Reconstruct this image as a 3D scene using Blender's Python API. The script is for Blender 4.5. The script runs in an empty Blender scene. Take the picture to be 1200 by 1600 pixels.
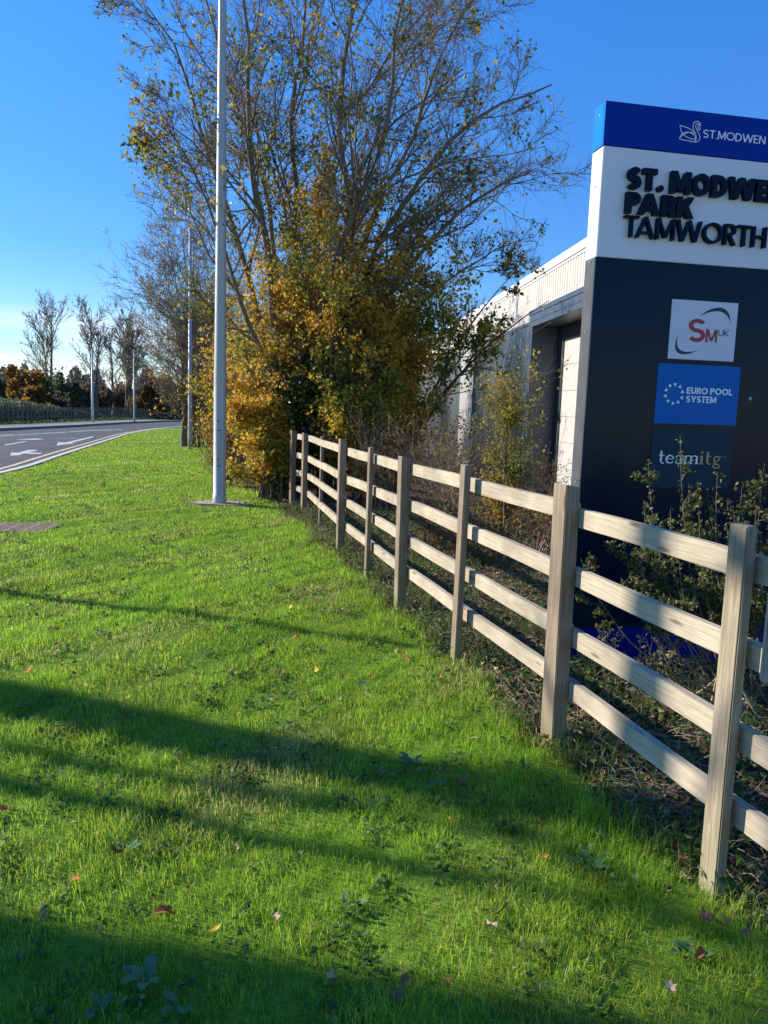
import bpy, math, numpy as np
from mathutils import Matrix, Vector
S = bpy.context.scene; C = S.collection
PI = math.pi
# ---------------------------------------------------------------- camera
H = 1.55; FPX = 1202.0; PITCH = math.radians(-7.5); ROLL = math.radians(1.95)
_f = np.array([0, math.cos(PITCH), math.sin(PITCH)]); _u0 = np.array([0, -math.sin(PITCH), math.cos(PITCH)]); _r0 = np.array([1., 0, 0])
_r = _r0*math.cos(ROLL)+_u0*math.sin(ROLL); _u = _u0*math.cos(ROLL)-_r0*math.sin(ROLL)
cam = bpy.data.objects.new('camera', bpy.data.cameras.new('camera')); C.objects.link(cam); S.camera = cam
cam.data.sensor_fit = 'VERTICAL'; cam.data.sensor_height = 36; cam.data.lens = FPX/1600*36
cam.data.clip_start = .05; cam.data.clip_end = 3000
cam.matrix_world = Matrix(((_r[0], _u[0], -_f[0], 0), (_r[1], _u[1], -_f[1], 0), (_r[2], _u[2], -_f[2], H), (0, 0, 0, 1)))
# ---------------------------------------------------------------- light
SUN_EL = math.radians(25); SUN_AZ = math.radians(162)      # azimuth measured from +X towards +Y
sd = np.array([math.cos(SUN_EL)*math.cos(SUN_AZ), math.cos(SUN_EL)*math.sin(SUN_AZ), math.sin(SUN_EL)])
sl = bpy.data.lights.new('sun', 'SUN'); sl.energy = 5.0; sl.angle = math.radians(.53); sl.color = (1, .91, .78)
so = bpy.data.objects.new('sun', sl); C.objects.link(so)
so.rotation_euler = Vector(-sd).to_track_quat('-Z', 'Y').to_euler()
W = bpy.data.worlds.new('World'); S.world = W; W.use_nodes = True
nt = W.node_tree; nt.nodes.clear()
def N(t, typ, **k):
    n = t.nodes.new(typ)
    for a, b in k.items():
        if a == 'ins':
            for i, v in b.items(): n.inputs[i].default_value = v
        else: setattr(n, a, b)
    return n
wo = N(nt, 'ShaderNodeOutputWorld'); bg = N(nt, 'ShaderNodeBackground', ins={'Strength': .125})
sky = N(nt, 'ShaderNodeTexSky', sky_type='NISHITA', sun_disc=False, sun_elevation=SUN_EL, sun_rotation=PI/2-SUN_AZ, air_density=1.0, dust_density=.0, ozone_density=2.2)
hs = N(nt, 'ShaderNodeHueSaturation', ins={'Saturation': 1.36, 'Value': 1.38, 'Hue': .509})
tc = N(nt, 'ShaderNodeTexCoord'); mp = N(nt, 'ShaderNodeMapping', ins={'Scale': (1.6, 1.6, 11)})
nz = N(nt, 'ShaderNodeTexNoise', ins={'Scale': 2.2, 'Detail': 6, 'Roughness': .55})
r1 = N(nt, 'ShaderNodeValToRGB'); r1.color_ramp.elements[0].position = .38; r1.color_ramp.elements[1].position = .60
sp = N(nt, 'ShaderNodeSeparateXYZ')
r2 = N(nt, 'ShaderNodeValToRGB'); e = r2.color_ramp.elements; e[0].position = .0; e[0].color = (1, 1, 1, 1); e[1].position = .115; e[1].color = (0, 0, 0, 1)
n_ = e.new(.07); n_.color = (.9, .9, .9, 1)
r3 = N(nt, 'ShaderNodeMapRange', ins={'From Min': -.36, 'From Max': -.16, 'To Min': 1, 'To Max': 0})
mu = N(nt, 'ShaderNodeMath', operation='MULTIPLY'); mv = N(nt, 'ShaderNodeMath', operation='MULTIPLY')
mx = N(nt, 'ShaderNodeMix', data_type='RGBA'); mx.inputs['B'].default_value = (5.6, 6.0, 6.7, 1)
L = nt.links.new
L(tc.outputs['Generated'], mp.inputs[0]); L(mp.outputs[0], nz.inputs['Vector']); L(nz.outputs[0], r1.inputs[0])
L(tc.outputs['Generated'], sp.inputs[0]); L(sp.outputs['Z'], r2.inputs[0]); L(sp.outputs['X'], r3.inputs[0])
L(r1.outputs[0], mu.inputs[0]); L(r2.outputs[0], mu.inputs[1]); L(mu.outputs[0], mv.inputs[0]); L(r3.outputs[0], mv.inputs[1])
hr = N(nt, 'ShaderNodeValToRGB'); e = hr.color_ramp.elements; e[0].position = .0; e[0].color = (.44, .46, .56, 1); e[1].position = .75; e[1].color = (1, 1, 1, 1)
q_ = e.new(.18); q_.color = (.40, .54, .70, 1); q_ = e.new(.42); q_.color = (.66, .78, .90, 1)
hm = N(nt, 'ShaderNodeMix', data_type='RGBA', blend_type='MULTIPLY', ins={'Factor': 1.}); L(sp.outputs['Z'], hr.inputs[0]); L(hr.outputs[0], hm.inputs['B']); L(sky.outputs[0], hs.inputs['Color']); L(hs.outputs[0], hm.inputs['A']); L(hm.outputs['Result'], mx.inputs['A']); L(mv.outputs[0], mx.inputs['Factor'])
L(mx.outputs['Result'], bg.inputs[0]); L(bg.outputs[0], wo.inputs[0])
S.view_settings.view_transform = 'Standard'; S.view_settings.look = 'None'; S.view_settings.gamma = 1; S.view_settings.exposure = .7
# ---------------------------------------------------------------- helpers
def at(px, py, Y):
    d = _f+_r*(px-600)/FPX-_u*(py-800)/FPX
    return np.array([0, 0, H])+d*Y/d[1]
def gz(px, py, z=0.):
    d = _f+_r*(px-600)/FPX-_u*(py-800)/FPX
    return np.array([0, 0, H])+d*(z-H)/d[2]
def tag(o, label=None, cat=None, group=None, kind=None):
    if label: o['label'] = label
    if cat: o['category'] = cat
    if group: o['group'] = group
    if kind: o['kind'] = kind
    return o
def empty(name, loc=(0, 0, 0), rz=0, label=None, cat=None, group=None):
    o = bpy.data.objects.new(name, None); C.objects.link(o); o.location = loc; o.rotation_euler = (0, 0, rz); o.empty_display_size = .2
    return tag(o, label, cat, group)
def obj(name, me, parent=None, loc=(0, 0, 0), rot=(0, 0, 0)):
    o = bpy.data.objects.new(name, me); C.objects.link(o); o.parent = parent; o.location = loc; o.rotation_euler = rot
    return o
def mesh(name, V, F, mats=(), cols=None, smooth=False, mi=None):
    """V (n,3), F list of arrays (each (m,k))"""
    me = bpy.data.meshes.new(name)
    V = np.asarray(V, np.float32)
    if isinstance(F, np.ndarray): F = [F]
    F = [np.asarray(f, np.int32) for f in F if len(f)]
    loops = np.concatenate([f.ravel() for f in F]); tot = np.concatenate([np.full(len(f), f.shape[1], np.int32) for f in F])
    st = np.concatenate([[0], np.cumsum(tot)[:-1]]).astype(np.int32)
    me.vertices.add(len(V)); me.vertices.foreach_set('co', V.ravel())
    me.loops.add(len(loops)); me.loops.foreach_set('vertex_index', loops)
    me.polygons.add(len(tot)); me.polygons.foreach_set('loop_start', st)
    me.polygons.foreach_set('loop_total', tot)
    if mi is not None: me.polygons.foreach_set('material_index', np.asarray(mi, np.int32))
    me.polygons.foreach_set('use_smooth', np.full(len(tot), smooth))
    if cols is not None:
        a = me.color_attributes.new('tint', 'FLOAT_COLOR', 'POINT')
        c = np.ones((len(V), 4), np.float32); c[:, :3] = cols; a.data.foreach_set('color', c.ravel())
    for m in mats: me.materials.append(m)
    me.update(calc_edges=True)
    return me
class MB:
    def __init__(s): s.V = []; s.F = []; s.n = 0
    def poly(s, vs, fs):
        s.V += [tuple(v) for v in vs]; s.F += [tuple(i+s.n for i in f) for f in fs]; s.n += len(vs)
    def box(s, x0, x1, y0, y1, z0, z1):
        v = [(x, y, z) for z in (z0, z1) for y in (y0, y1) for x in (x0, x1)]
        s.poly(v, [(0, 2, 3, 1), (4, 5, 7, 6), (0, 1, 5, 4), (2, 6, 7, 3), (0, 4, 6, 2), (1, 3, 7, 5)])
        return s
    def lathe(s, prof, seg=24, c=(0, 0)):
        v = []; f = []
        for r, z in prof:
            for i in range(seg): v.append((c[0]+r*math.cos(2*PI*i/seg), c[1]+r*math.sin(2*PI*i/seg), z))
        for k in range(len(prof)-1):
            for i in range(seg):
                j = (i+1) % seg; f.append((k*seg+i, k*seg+j, (k+1)*seg+j, (k+1)*seg+i))
        f.append(tuple(reversed(range(seg)))); f.append(tuple((len(prof)-1)*seg+i for i in range(seg)))
        s.poly(v, f); return s
    def prism(s, pts, z0, z1):          # pts CCW in xy
        n = len(pts)
        s.poly([(x, y, z0) for x, y in pts]+[(x, y, z1) for x, y in pts], [tuple(reversed(range(n))), tuple(range(n, 2*n))]+[(i, (i+1) % n, n+(i+1) % n, n+i) for i in range(n)])
        return s
    def me(s, name, mat, smooth=False, bevel=0):
        m = bpy.data.meshes.new(name); m.from_pydata(s.V, [], s.F); m.materials.append(mat)
        if smooth: m.polygons.foreach_set('use_smooth', [True]*len(m.polygons))
        m.update()
        if bevel:
            import bmesh
            b = bmesh.new(); b.from_mesh(m)
            bmesh.ops.bevel(b, geom=b.edges[:], offset=bevel, segments=2, affect='EDGES', clamp_overlap=True)
            b.to_mesh(m); b.free()
        return m
    def obj(s, name, mat, parent=None, loc=(0, 0, 0), rot=(0, 0, 0), smooth=False, bevel=0):
        return obj(name, s.me(name, mat, smooth, bevel), parent, loc, rot)
def nrm(a): return a/np.maximum(np.linalg.norm(a, axis=-1, keepdims=True), 1e-9)
def tubes(P, R, k=4):
    """P (B,n,3) R (B,n) -> verts, quads"""
    B, n = P.shape[:2]
    t = nrm(np.gradient(P, axis=1)); ref = np.where(np.abs(t[..., 2:3]) > .9, np.array([1., 0, 0]), np.array([0, 0, 1.]))
    a = nrm(np.cross(t, ref)); b = np.cross(t, a)
    th = np.arange(k)*2*PI/k
    V = P[:, :, None]+R[:, :, None, None]*(a[:, :, None]*np.cos(th)[:, None]+b[:, :, None]*np.sin(th)[:, None])
    base = np.arange(B)[:, None, None]*n*k+np.arange(n-1)[None, :, None]*k
    i = np.arange(k)[None, None]; j = (i+1) % k
    F = np.stack([base+i, base+j, base+k+j, base+k+i], -1).reshape(-1, 4)
    return V.reshape(-1, 3), F
def join(parts):
    V = []; F = []; n = 0
    for v, f in parts: V.append(v); F.append(f+n); n += len(v)
    return np.concatenate(V), np.concatenate(F)
def rvec(rng, n): return nrm(rng.normal(size=(n, 3)))
def leaves(rng, P, size, cols, asp=.55, flat=0., fold=.25, name='leaves', mat=None, lobes=False):
    """rhombic folded leaves, one per centre"""
    n = len(P); a = rvec(rng, n); a[:, 2] *= (1-flat); a = nrm(a); q = rvec(rng, n)
    if flat: q = nrm(q*(1-flat)+np.array([0, 0, flat]))
    b = nrm(np.cross(a, q)); c = np.cross(a, b)
    s = (size if np.ndim(size) else np.full(n, size))[:, None]*rng.uniform(.6, 1.3, (n, 1))*.5
    h = c*s*fold
    V = np.stack([P-a*s, P+b*s*asp+h-a*s*.15, P+a*s, P-b*s*asp+h-a*s*.15], 1).reshape(-1, 3)
    i = np.arange(n)[:, None]*4
    F = np.concatenate([i+[0, 1, 2], i+[0, 2, 3]], 0)
    return mesh(name, V, F, [mat], cols=np.repeat(cols, 4, 0))
def clump(P, s=1., k=0.):               # smooth pseudo-noise -1..1 to cluster colours
    x, y, z = (P*s).T
    return (np.sin(1.7*x+2.1*z+k)*np.cos(1.3*y-1.1*z+2*k)+np.sin(3.1*x-2.3*y+1.9*z+3*k)*.6+np.cos(5.3*z+4.1*x+k)*.4)/2
def pal(rng, n, pals, w=None, P=None, s=1.2, jit=.25, k=0.):
    pals = np.array(pals); m = len(pals)
    if P is None: i = rng.choice(m, n, p=w)
    else:
        v = clump(P, s, k)+rng.normal(size=n)*.35
        q = np.argsort(np.argsort(v))/max(1, n-1); w = np.ones(m)/m if w is None else np.array(w)
        i = np.minimum(np.searchsorted(np.cumsum(w), q), m-1)
    return pals[i]*rng.uniform(1-jit, 1+jit, (n, 1))*rng.uniform(.92, 1.08, (n, 3))
# ---------------------------------------------------------------- materials
def mat(name, col, rough=.7, spec=.4, metal=0., bump=0., bscale=40., var=0., vscale=6., coat=0.):
    m = bpy.data.materials.new(name); m.use_nodes = True; t = m.node_tree; b = t.nodes['Principled BSDF']
    b.inputs['Base Color'].default_value = (*col, 1); b.inputs['Roughness'].default_value = rough
    b.inputs['Specular IOR Level'].default_value = spec; b.inputs['Metallic'].default_value = metal; b.inputs['Coat Weight'].default_value = coat
    tc = N(t, 'ShaderNodeTexCoord')
    if var:
        nz = N(t, 'ShaderNodeTexNoise', ins={'Scale': vscale, 'Detail': 6, 'Roughness': .6})
        mr = N(t, 'ShaderNodeMapRange', ins={'From Min': .3, 'From Max': .7, 'To Min': 1-var, 'To Max': 1+var})
        mx = N(t, 'ShaderNodeMix', data_type='RGBA', blend_type='MULTIPLY', ins={'Factor': 1.}); mx.inputs['A'].default_value = (*col, 1)
        t.links.new(tc.outputs['Object'], nz.inputs['Vector']); t.links.new(nz.outputs[0], mr.inputs[0])
        t.links.new(mr.outputs[0], mx.inputs['B']); t.links.new(mx.outputs['Result'], b.inputs['Base Color'])
        mr2 = N(t, 'ShaderNodeMapRange', ins={'From Min': .3, 'From Max': .7, 'To Min': max(.03, rough-.12), 'To Max': min(1, rough+.12)})
        t.links.new(nz.outputs[0], mr2.inputs[0]); t.links.new(mr2.outputs[0], b.inputs['Roughness'])
    if bump:
        n2 = N(t, 'ShaderNodeTexNoise', ins={'Scale': bscale, 'Detail': 5}); bp = N(t, 'ShaderNodeBump', ins={'Strength': bump, 'Distance': .02})
        t.links.new(tc.outputs['Object'], n2.inputs['Vector']); t.links.new(n2.outputs[0], bp.inputs['Height']); t.links.new(bp.outputs[0], b.inputs['Normal'])
    return m
def leafmat(name, trans=.35, rough=.5, spec=.35):
    m = bpy.data.materials.new(name); m.use_nodes = True; t = m.node_tree; b = t.nodes['Principled BSDF']; o = t.nodes['Material Output']
    a = N(t, 'ShaderNodeAttribute', attribute_name='tint'); tr = N(t, 'ShaderNodeBsdfTranslucent'); mx = N(t, 'ShaderNodeMixShader', ins={0: trans})
    b.inputs['Roughness'].default_value = rough; b.inputs['Specular IOR Level'].default_value = spec
    l = t.links.new
    l(a.outputs['Color'], b.inputs['Base Color']); l(a.outputs['Color'], tr.inputs['Color']); l(b.outputs[0], mx.inputs[1]); l(tr.outputs[0], mx.inputs[2]); l(mx.outputs[0], o.inputs['Surface'])
    return m
def wood(name, c0, c1, knot, axis, foot=False):
    """grain along the local axis 0 (x) or 2 (z)"""
    m = bpy.data.materials.new(name); m.use_nodes = True; t = m.node_tree; b = t.nodes['Principled BSDF']; l = t.links.new
    tc = N(t, 'ShaderNodeTexCoord'); oi = N(t, 'ShaderNodeObjectInfo'); ad = N(t, 'ShaderNodeVectorMath', operation='ADD')
    sc = N(t, 'ShaderNodeVectorMath', operation='SCALE', ins={'Scale': 37.})
    cb = N(t, 'ShaderNodeCombineXYZ'); [l(oi.outputs['Random'], cb.inputs[i]) for i in range(3)]
    l(cb.outputs[0], sc.inputs[0]); l(tc.outputs['Object'], ad.inputs[0]); l(sc.outputs[0], ad.inputs[1])
    s = [42., 42., 42.]; s[axis] = 2.0
    mp = N(t, 'ShaderNodeMapping', ins={'Scale': s}); l(ad.outputs[0], mp.inputs[0])
    n1 = N(t, 'ShaderNodeTexNoise', ins={'Scale': 1., 'Detail': 3, 'Roughness': .5, 'Distortion': .8}); l(mp.outputs[0], n1.inputs['Vector'])
    wv = N(t, 'ShaderNodeMath', operation='MULTIPLY', ins={1: 26.}); l(n1.outputs[0], wv.inputs[0])
    sn = N(t, 'ShaderNodeMath', operation='SINE'); l(wv.outputs[0], sn.inputs[0])
    s2 = [160., 160., 160.]; s2[axis] = 4.
    mp2 = N(t, 'ShaderNodeMapping', ins={'Scale': s2}); l(ad.outputs[0], mp2.inputs[0])
    n2 = N(t, 'ShaderNodeTexNoise', ins={'Scale': 1., 'Detail': 4}); l(mp2.outputs[0], n2.inputs['Vector'])
    ma = N(t, 'ShaderNodeMath', operation='MULTIPLY_ADD', ins={1: .12, 2: 0.}); l(sn.outputs[0], ma.inputs[0]); l(n2.outputs[0], ma.inputs[2])
    cr = N(t, 'ShaderNodeValToRGB'); cr.color_ramp.elements[0].position = .25; cr.color_ramp.elements[1].position = .72
    cr.color_ramp.elements[0].color = (*c0, 1); cr.color_ramp.elements[1].color = (*c1, 1); l(ma.outputs[0], cr.inputs[0])
    s3 = [13., 13., 13.]; s3[axis] = 3.0
    mp3 = N(t, 'ShaderNodeMapping', ins={'Scale': s3}); l(ad.outputs[0], mp3.inputs[0])
    vo = N(t, 'ShaderNodeTexVoronoi', ins={'Scale': 1., 'Randomness': 1.}); l(mp3.outputs[0], vo.inputs['Vector'])
    kr = N(t, 'ShaderNodeMapRange', ins={'From Min': .07, 'From Max': .17, 'To Min': .9, 'To Max': 0.}); l(vo.outputs['Distance'], kr.inputs[0])
    mk = N(t, 'ShaderNodeMix', data_type='RGBA'); mk.inputs['B'].default_value = (*knot, 1); l(kr.outputs[0], mk.inputs['Factor']); l(cr.outputs[0], mk.inputs['A'])
    n4 = N(t, 'ShaderNodeTexNoise', ins={'Scale': 3.5, 'Detail': 4}); l(ad.outputs[0], n4.inputs['Vector'])
    m4 = N(t, 'ShaderNodeMapRange', ins={'From Min': .3, 'From Max': .7, 'To Min': .74, 'To Max': 1.15}); l(n4.outputs[0], m4.inputs[0])
    mm = N(t, 'ShaderNodeMix', data_type='RGBA', blend_type='MULTIPLY', ins={'Factor': 1.}); l(mk.outputs['Result'], mm.inputs['A']); l(m4.outputs[0], mm.inputs['B'])
    out = mm.outputs['Result']
    if foot:                                    # green algae where the post meets the grass
        sx = N(t, 'ShaderNodeSeparateXYZ'); l(tc.outputs['Object'], sx.inputs[0])
        fm = N(t, 'ShaderNodeMapRange', ins={'From Min': .02, 'From Max': .3, 'To Min': .75, 'To Max': 0.}); l(sx.outputs['Z'], fm.inputs[0])
        fn = N(t, 'ShaderNodeMath', operation='MULTIPLY'); l(fm.outputs[0], fn.inputs[0]); l(n4.outputs[0], fn.inputs[1])
        gm = N(t, 'ShaderNodeMix', data_type='RGBA'); gm.inputs['B'].default_value = (.18, .19, .06, 1); l(fn.outputs[0], gm.inputs['Factor']); l(out, gm.inputs['A']); out = gm.outputs['Result']
    l(out, b.inputs['Base Color']); b.inputs['Roughness'].default_value = .82; b.inputs['Specular IOR Level'].default_value = .25
    bp = N(t, 'ShaderNodeBump', ins={'Strength': .35, 'Distance': .004}); l(ma.outputs[0], bp.inputs['Height']); l(bp.outputs[0], b.inputs['Normal'])
    return m
M = {}
M['grass'] = leafmat('grass_blade', .55, .4, .5); M['leaf'] = leafmat('leaf', .5, .5, .3); M['ivy'] = leafmat('ivy_leaf', .12, .3, .6); M['dead'] = leafmat('dead_leaf', .2, .7, .2)
M['bark'] = mat('bark', (.15, .12, .085), .85, .2, bump=.5, bscale=30, var=.35, vscale=14)
M['barkpale'] = mat('bark_pale', (.17, .145, .11), .85, .2, bump=.4, bscale=30, var=.3, vscale=12)
M['twig'] = mat('twig', (.19, .145, .105), .8, .25); M['twigred'] = mat('twig_red', (.17, .10, .075), .7, .3); M['twiggrey'] = mat('twig_grey', (.24, .20, .16), .85, .2); M['twigpale'] = mat('twig_pale', (.32, .25, .17), .8, .2)
M['rail'] = wood('rail_wood', (.37, .305, .215), (.50, .43, .32), (.17, .115, .07), 0)
M['post'] = wood('post_wood', (.17, .13, .092), (.29, .225, .165), (.10, .07, .045), 2, True)
M['postpale'] = wood('post_wood_pale', (.22, .175, .12), (.37, .31, .22), (.24, .17, .10), 2, True)
M['postend'] = wood('post_wood_dark', (.12, .085, .06), (.25, .18, .13), (.1, .07, .05), 2, True)
M['asphalt'] = mat('asphalt', (.082, .082, .082), .85, .3, bump=.25, bscale=90, var=.28, vscale=.7)
M['paint'] = mat('road_paint', (.52, .52, .50), .75, .3, var=.3, vscale=4)
M['paintworn'] = mat('road_paint_worn', (.24, .24, .245), .8, .3, var=.3, vscale=2.5)
M['yellow'] = mat('yellow_line', (.72, .56, .34), .75, .3, var=.2, vscale=4)
M['kerb'] = mat('kerb_concrete', (.62, .59, .52), .85, .2, bump=.2, bscale=60, var=.2, vscale=5)
M['kerbdark'] = mat('dark_kerb', (.20, .19, .17), .9, .2, var=.3, vscale=3)  # darker tone over the whole far kerb
M['pave'] = mat('pavement', (.26, .26, .23), .9, .2, var=.25, vscale=1.5)
M['concrete'] = mat('concrete', (.36, .31, .25), .9, .2, bump=.3, bscale=40, var=.25, vscale=7)
M['steel'] = mat('galvanised_steel', (.40, .41, .41), .5, .4, metal=.25, var=.07, vscale=9, bump=.05, bscale=30)
M['dark'] = mat('dark_fitting', (.03, .03, .035), .5)
M['iron'] = mat('cast_iron', (.33, .25, .18), .85, .1, var=.3, vscale=20, bump=.2)
# ---------------------------------------------------------------- layout curves
def nk(y): return np.interp(y, [-10, 4, 6, 8, 10, 12, 15.5, 19, 23.5, 29.75, 38.5, 47, 56, 70, 85, 105, 125, 160, 400], [-16, -15.5, -13.6, -10.8, -8.7, -7.9, -7.79, -8.59, -9.64, -10.96, -12.91, -13.9, -14.3, -14., -12.4, -8.5, -3, 8, 100])
def fk(y): return np.interp(y, [-10, 30, 37, 45, 57, 68, 85, 105, 125, 160, 400], [-18.3, -18.5, -18.6, -18.5, -19.1, -19.0, -18, -14.6, -9.5, 1.5, 93])
def smooth_curve(fn):
    ys = np.linspace(-12, 420, 1200); v = fn(ys); k = np.ones(15)/15; vp = np.pad(v, 7, 'edge'); s = np.convolve(vp, k, 'valid')
    return lambda y: np.interp(y, ys, s)
NK = smooth_curve(nk); FK = smooth_curve(fk)
FP = np.array([(1.75, -.1), (1.43, 1.24), (1.13, 2.38), (.84, 3.5), (.48, 4.69), (.15, 6.0), (-.14, 7.06), (-.47, 8.31), (-.85, 10.2), (-1.21, 11.46), (-1.47, 12.17)])
def fence_x(y): return np.interp(y, FP[:, 1], FP[:, 0])*1.0 + np.where(y > 12.17, -(y-12.17)*.24, 0)+np.where(y < -.1, (-.1-y)*.25, 0)
def lawn_x(y): return fence_x(y)-.04-.06*np.sin(y*2.3)-.05*np.sin(y*5.1+1)-np.clip((y-6)*.05, 0, .25)-np.clip((y-12)*.1, 0, .8)
def dip(y): return -1.3*np.clip((y-66)/60, 0, 1)**1.2-np.clip(y-126, 0, 300)*.004
def ground_z(x, y):
    x = np.asarray(x, float); y = np.asarray(y, float)
    f = fence_x(y); z = dip(y)
    z = z+.018*np.sin(x*1.9+y*.7)*np.sin(y*1.3-x*.4)+.008*np.sin(x*6.1+1)*np.sin(y*5.3)
    z = z-np.clip((x-f-1.8)*.13, 0, .75)*np.clip((y-5)/8, 0, 1)
    b = FK(y)-x
    z = z+np.clip((b-4.2)*.13, 0, .75)*np.clip((y+5)/30, 0, 1)*np.clip((66-y)/10, 0, 1)
    r = (x < NK(y)+.6) & (x > FK(y)-2.6); z = np.where(r, dip(y), z); z = z+np.where(x < FK(y)-.06, .07, 0)
    return z
def gmat():
    m = bpy.data.materials.new('lawn_ground'); m.use_nodes = True; t = m.node_tree; b = t.nodes['Principled BSDF']; l = t.links.new
    tc = N(t, 'ShaderNodeTexCoord'); n1 = N(t, 'ShaderNodeTexNoise', ins={'Scale': .7, 'Detail': 8, 'Roughness': .65}); n2 = N(t, 'ShaderNodeTexNoise', ins={'Scale': 22, 'Detail': 6, 'Roughness': .7})
    l(tc.outputs['Object'], n1.inputs['Vector']); l(tc.outputs['Object'], n2.inputs['Vector'])
    ad = N(t, 'ShaderNodeMath', operation='ADD'); l(n1.outputs[0], ad.inputs[0]); l(n2.outputs[0], ad.inputs[1])
    cr = N(t, 'ShaderNodeValToRGB'); e = cr.color_ramp.elements; e[0].position = .36*2*.5; e[0].color = (.07, .11, .018, 1); e[1].position = .68; e[1].color = (.21, .34, .035, 1)
    q = e.new(.5); q.color = (.14, .24, .025, 1)
    hf = N(t, 'ShaderNodeMath', operation='MULTIPLY', ins={1: .5}); l(ad.outputs[0], hf.inputs[0]); l(hf.outputs[0], cr.inputs[0]); l(cr.outputs[0], b.inputs['Base Color'])
    b.inputs['Roughness'].default_value = .9; b.inputs['Specular IOR Level'].default_value = .1
    bp = N(t, 'ShaderNodeBump', ins={'Strength': .6, 'Distance': .03}); l(n2.outputs[0], bp.inputs['Height']); l(bp.outputs[0], b.inputs['Normal'])
    return m
M['lawn'] = gmat()
M['soil'] = mat('soil', (.075, .055, .035), .95, .1, bump=.8, bscale=18, var=.5, vscale=5)
def ground():
    ys = np.concatenate([np.arange(-8, 1, 1.), np.arange(1, 20, .2), np.arange(20, 60, .6), np.arange(60, 140, 2), np.geomspace(140, 1500, 30)])
    rows = []
    for y in ys:
        yk = min(y, 400); n, f = float(NK(yk)), float(FK(yk)); lx = float(lawn_x(np.array(yk)))
        if lx < n+1: lx = n+1.
        left = f-np.array([1200, 500, 200, 90, 50, 35, 26, 20, 16, 13, 11, 9, 7.5, 6, 5, 4.2, 3, 2.4, .125])
        road = np.array([f-.001, f+.0, n, n+.001]); verge = np.linspace(n+.125, lx, 34)
        right = lx+np.concatenate([np.linspace(.12, 2.5, 20), [3, 3.6, 4.4, 5.4, 7, 9, 12, 20, 40, 100, 300, 1200]])
        xs = np.concatenate([left, road, verge, right])
        z = ground_z(xs, np.full(len(xs), yk)); z[len(left):len(left)+4] = dip(yk)-.045
        rows.append(np.stack([xs, np.full(len(xs), y), z], 1))
    G = np.array(rows); nr, ncol = G.shape[:2]
    i = np.arange(nr-1)[:, None]*ncol+np.arange(ncol-1)[None]
    F = np.stack([i, i+1, i+ncol+1, i+ncol], -1).reshape(-1, 4)
    col = np.tile(np.arange(ncol-1), nr-1); mi = np.where(col >= 19+4+33, 1, 0)
    tag(obj('ground', mesh('ground', G.reshape(-1, 3), F, [M['lawn'], M['soil']], smooth=True, mi=mi)), kind='structure')
ground()
def strip(name, fa, fb, za, zb, mt, y0=-8, y1=400, step=1., kind='structure', skirt=0.):
    ys = np.arange(y0, y1, step); V = []; 
    for y in ys:
        a, b = float(fa(y)), float(fb(y)); V += [(a, y, dip(y)+za), (b, y, dip(y)+zb)]
        if skirt: V += [(b, y, dip(y)-skirt), (a, y, dip(y)-skirt)]
    k = 4 if skirt else 2; F = []
    for i in range(len(ys)-1):
        for j in range(k if skirt else 1): F.append((i*k+j, i*k+(j+1) % k, (i+1)*k+(j+1) % k, (i+1)*k+j))
    me = bpy.data.meshes.new(name); me.from_pydata(V, [], F); me.materials.append(mt); me.update()
    return tag(obj(name, me), kind=kind)
strip('road', lambda y: FK(y)+.001, lambda y: NK(y)-.001, -.03, -.03, M['asphalt'])
strip('kerb', lambda y: NK(y), lambda y: NK(y)+.15, .03, .03, M['kerb'], skirt=.16)
strip('far_kerb', lambda y: FK(y)-.125, lambda y: FK(y), .092, .092, M['kerbdark'], skirt=.16)
strip('far_pavement', lambda y: FK(y)-2.2, lambda y: FK(y)-.13, .096, .092, M['pave'])
strip('yellow_line', lambda y: NK(y)-.47, lambda y: NK(y)-.36, -.026, -.026, M['yellow'])
def marking(pts, m='paint', k=6., ox=0, oy=640):
    V = [tuple(gz(ox+x/k, oy+y/k, -.026)) for x, y in pts]
    me = bpy.data.meshes.new('road_marking'); me.from_pydata(V, [], [tuple(range(len(V)))]); me.materials.append(M[m]); me.update()
    tag(obj('road_marking', me), kind='structure')
marking([(528, 337), (545, 305), (612, 309), (868, 251), (880, 257), (668, 312), (705, 316), (612, 325)])
marking([(95, 433), (103, 402), (170, 404), (265, 377), (352, 377), (345, 385), (262, 401), (385, 405), (388, 415), (300, 418), (232, 411), (180, 426)])
marking([(35, 329), (50, 336), (250, 300), (238, 295)]); marking([(140, 281), (330, 270), (420, 279), (300, 283)])
marking([(520, 271), (760, 267), (765, 271), (520, 275)], 'paintworn'); marking([(-80, 244), (140, 230), (146, 244), (-80, 256)], 'paintworn')
marking([(150, 236), (620, 205), (640, 216), (160, 243)], 'paintworn'); marking([(640, 203), (900, 188), (905, 198), (650, 214)], 'paintworn'); marking([(905, 189), (1150, 184), (1150, 190), (905, 199)], 'paintworn')
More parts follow.
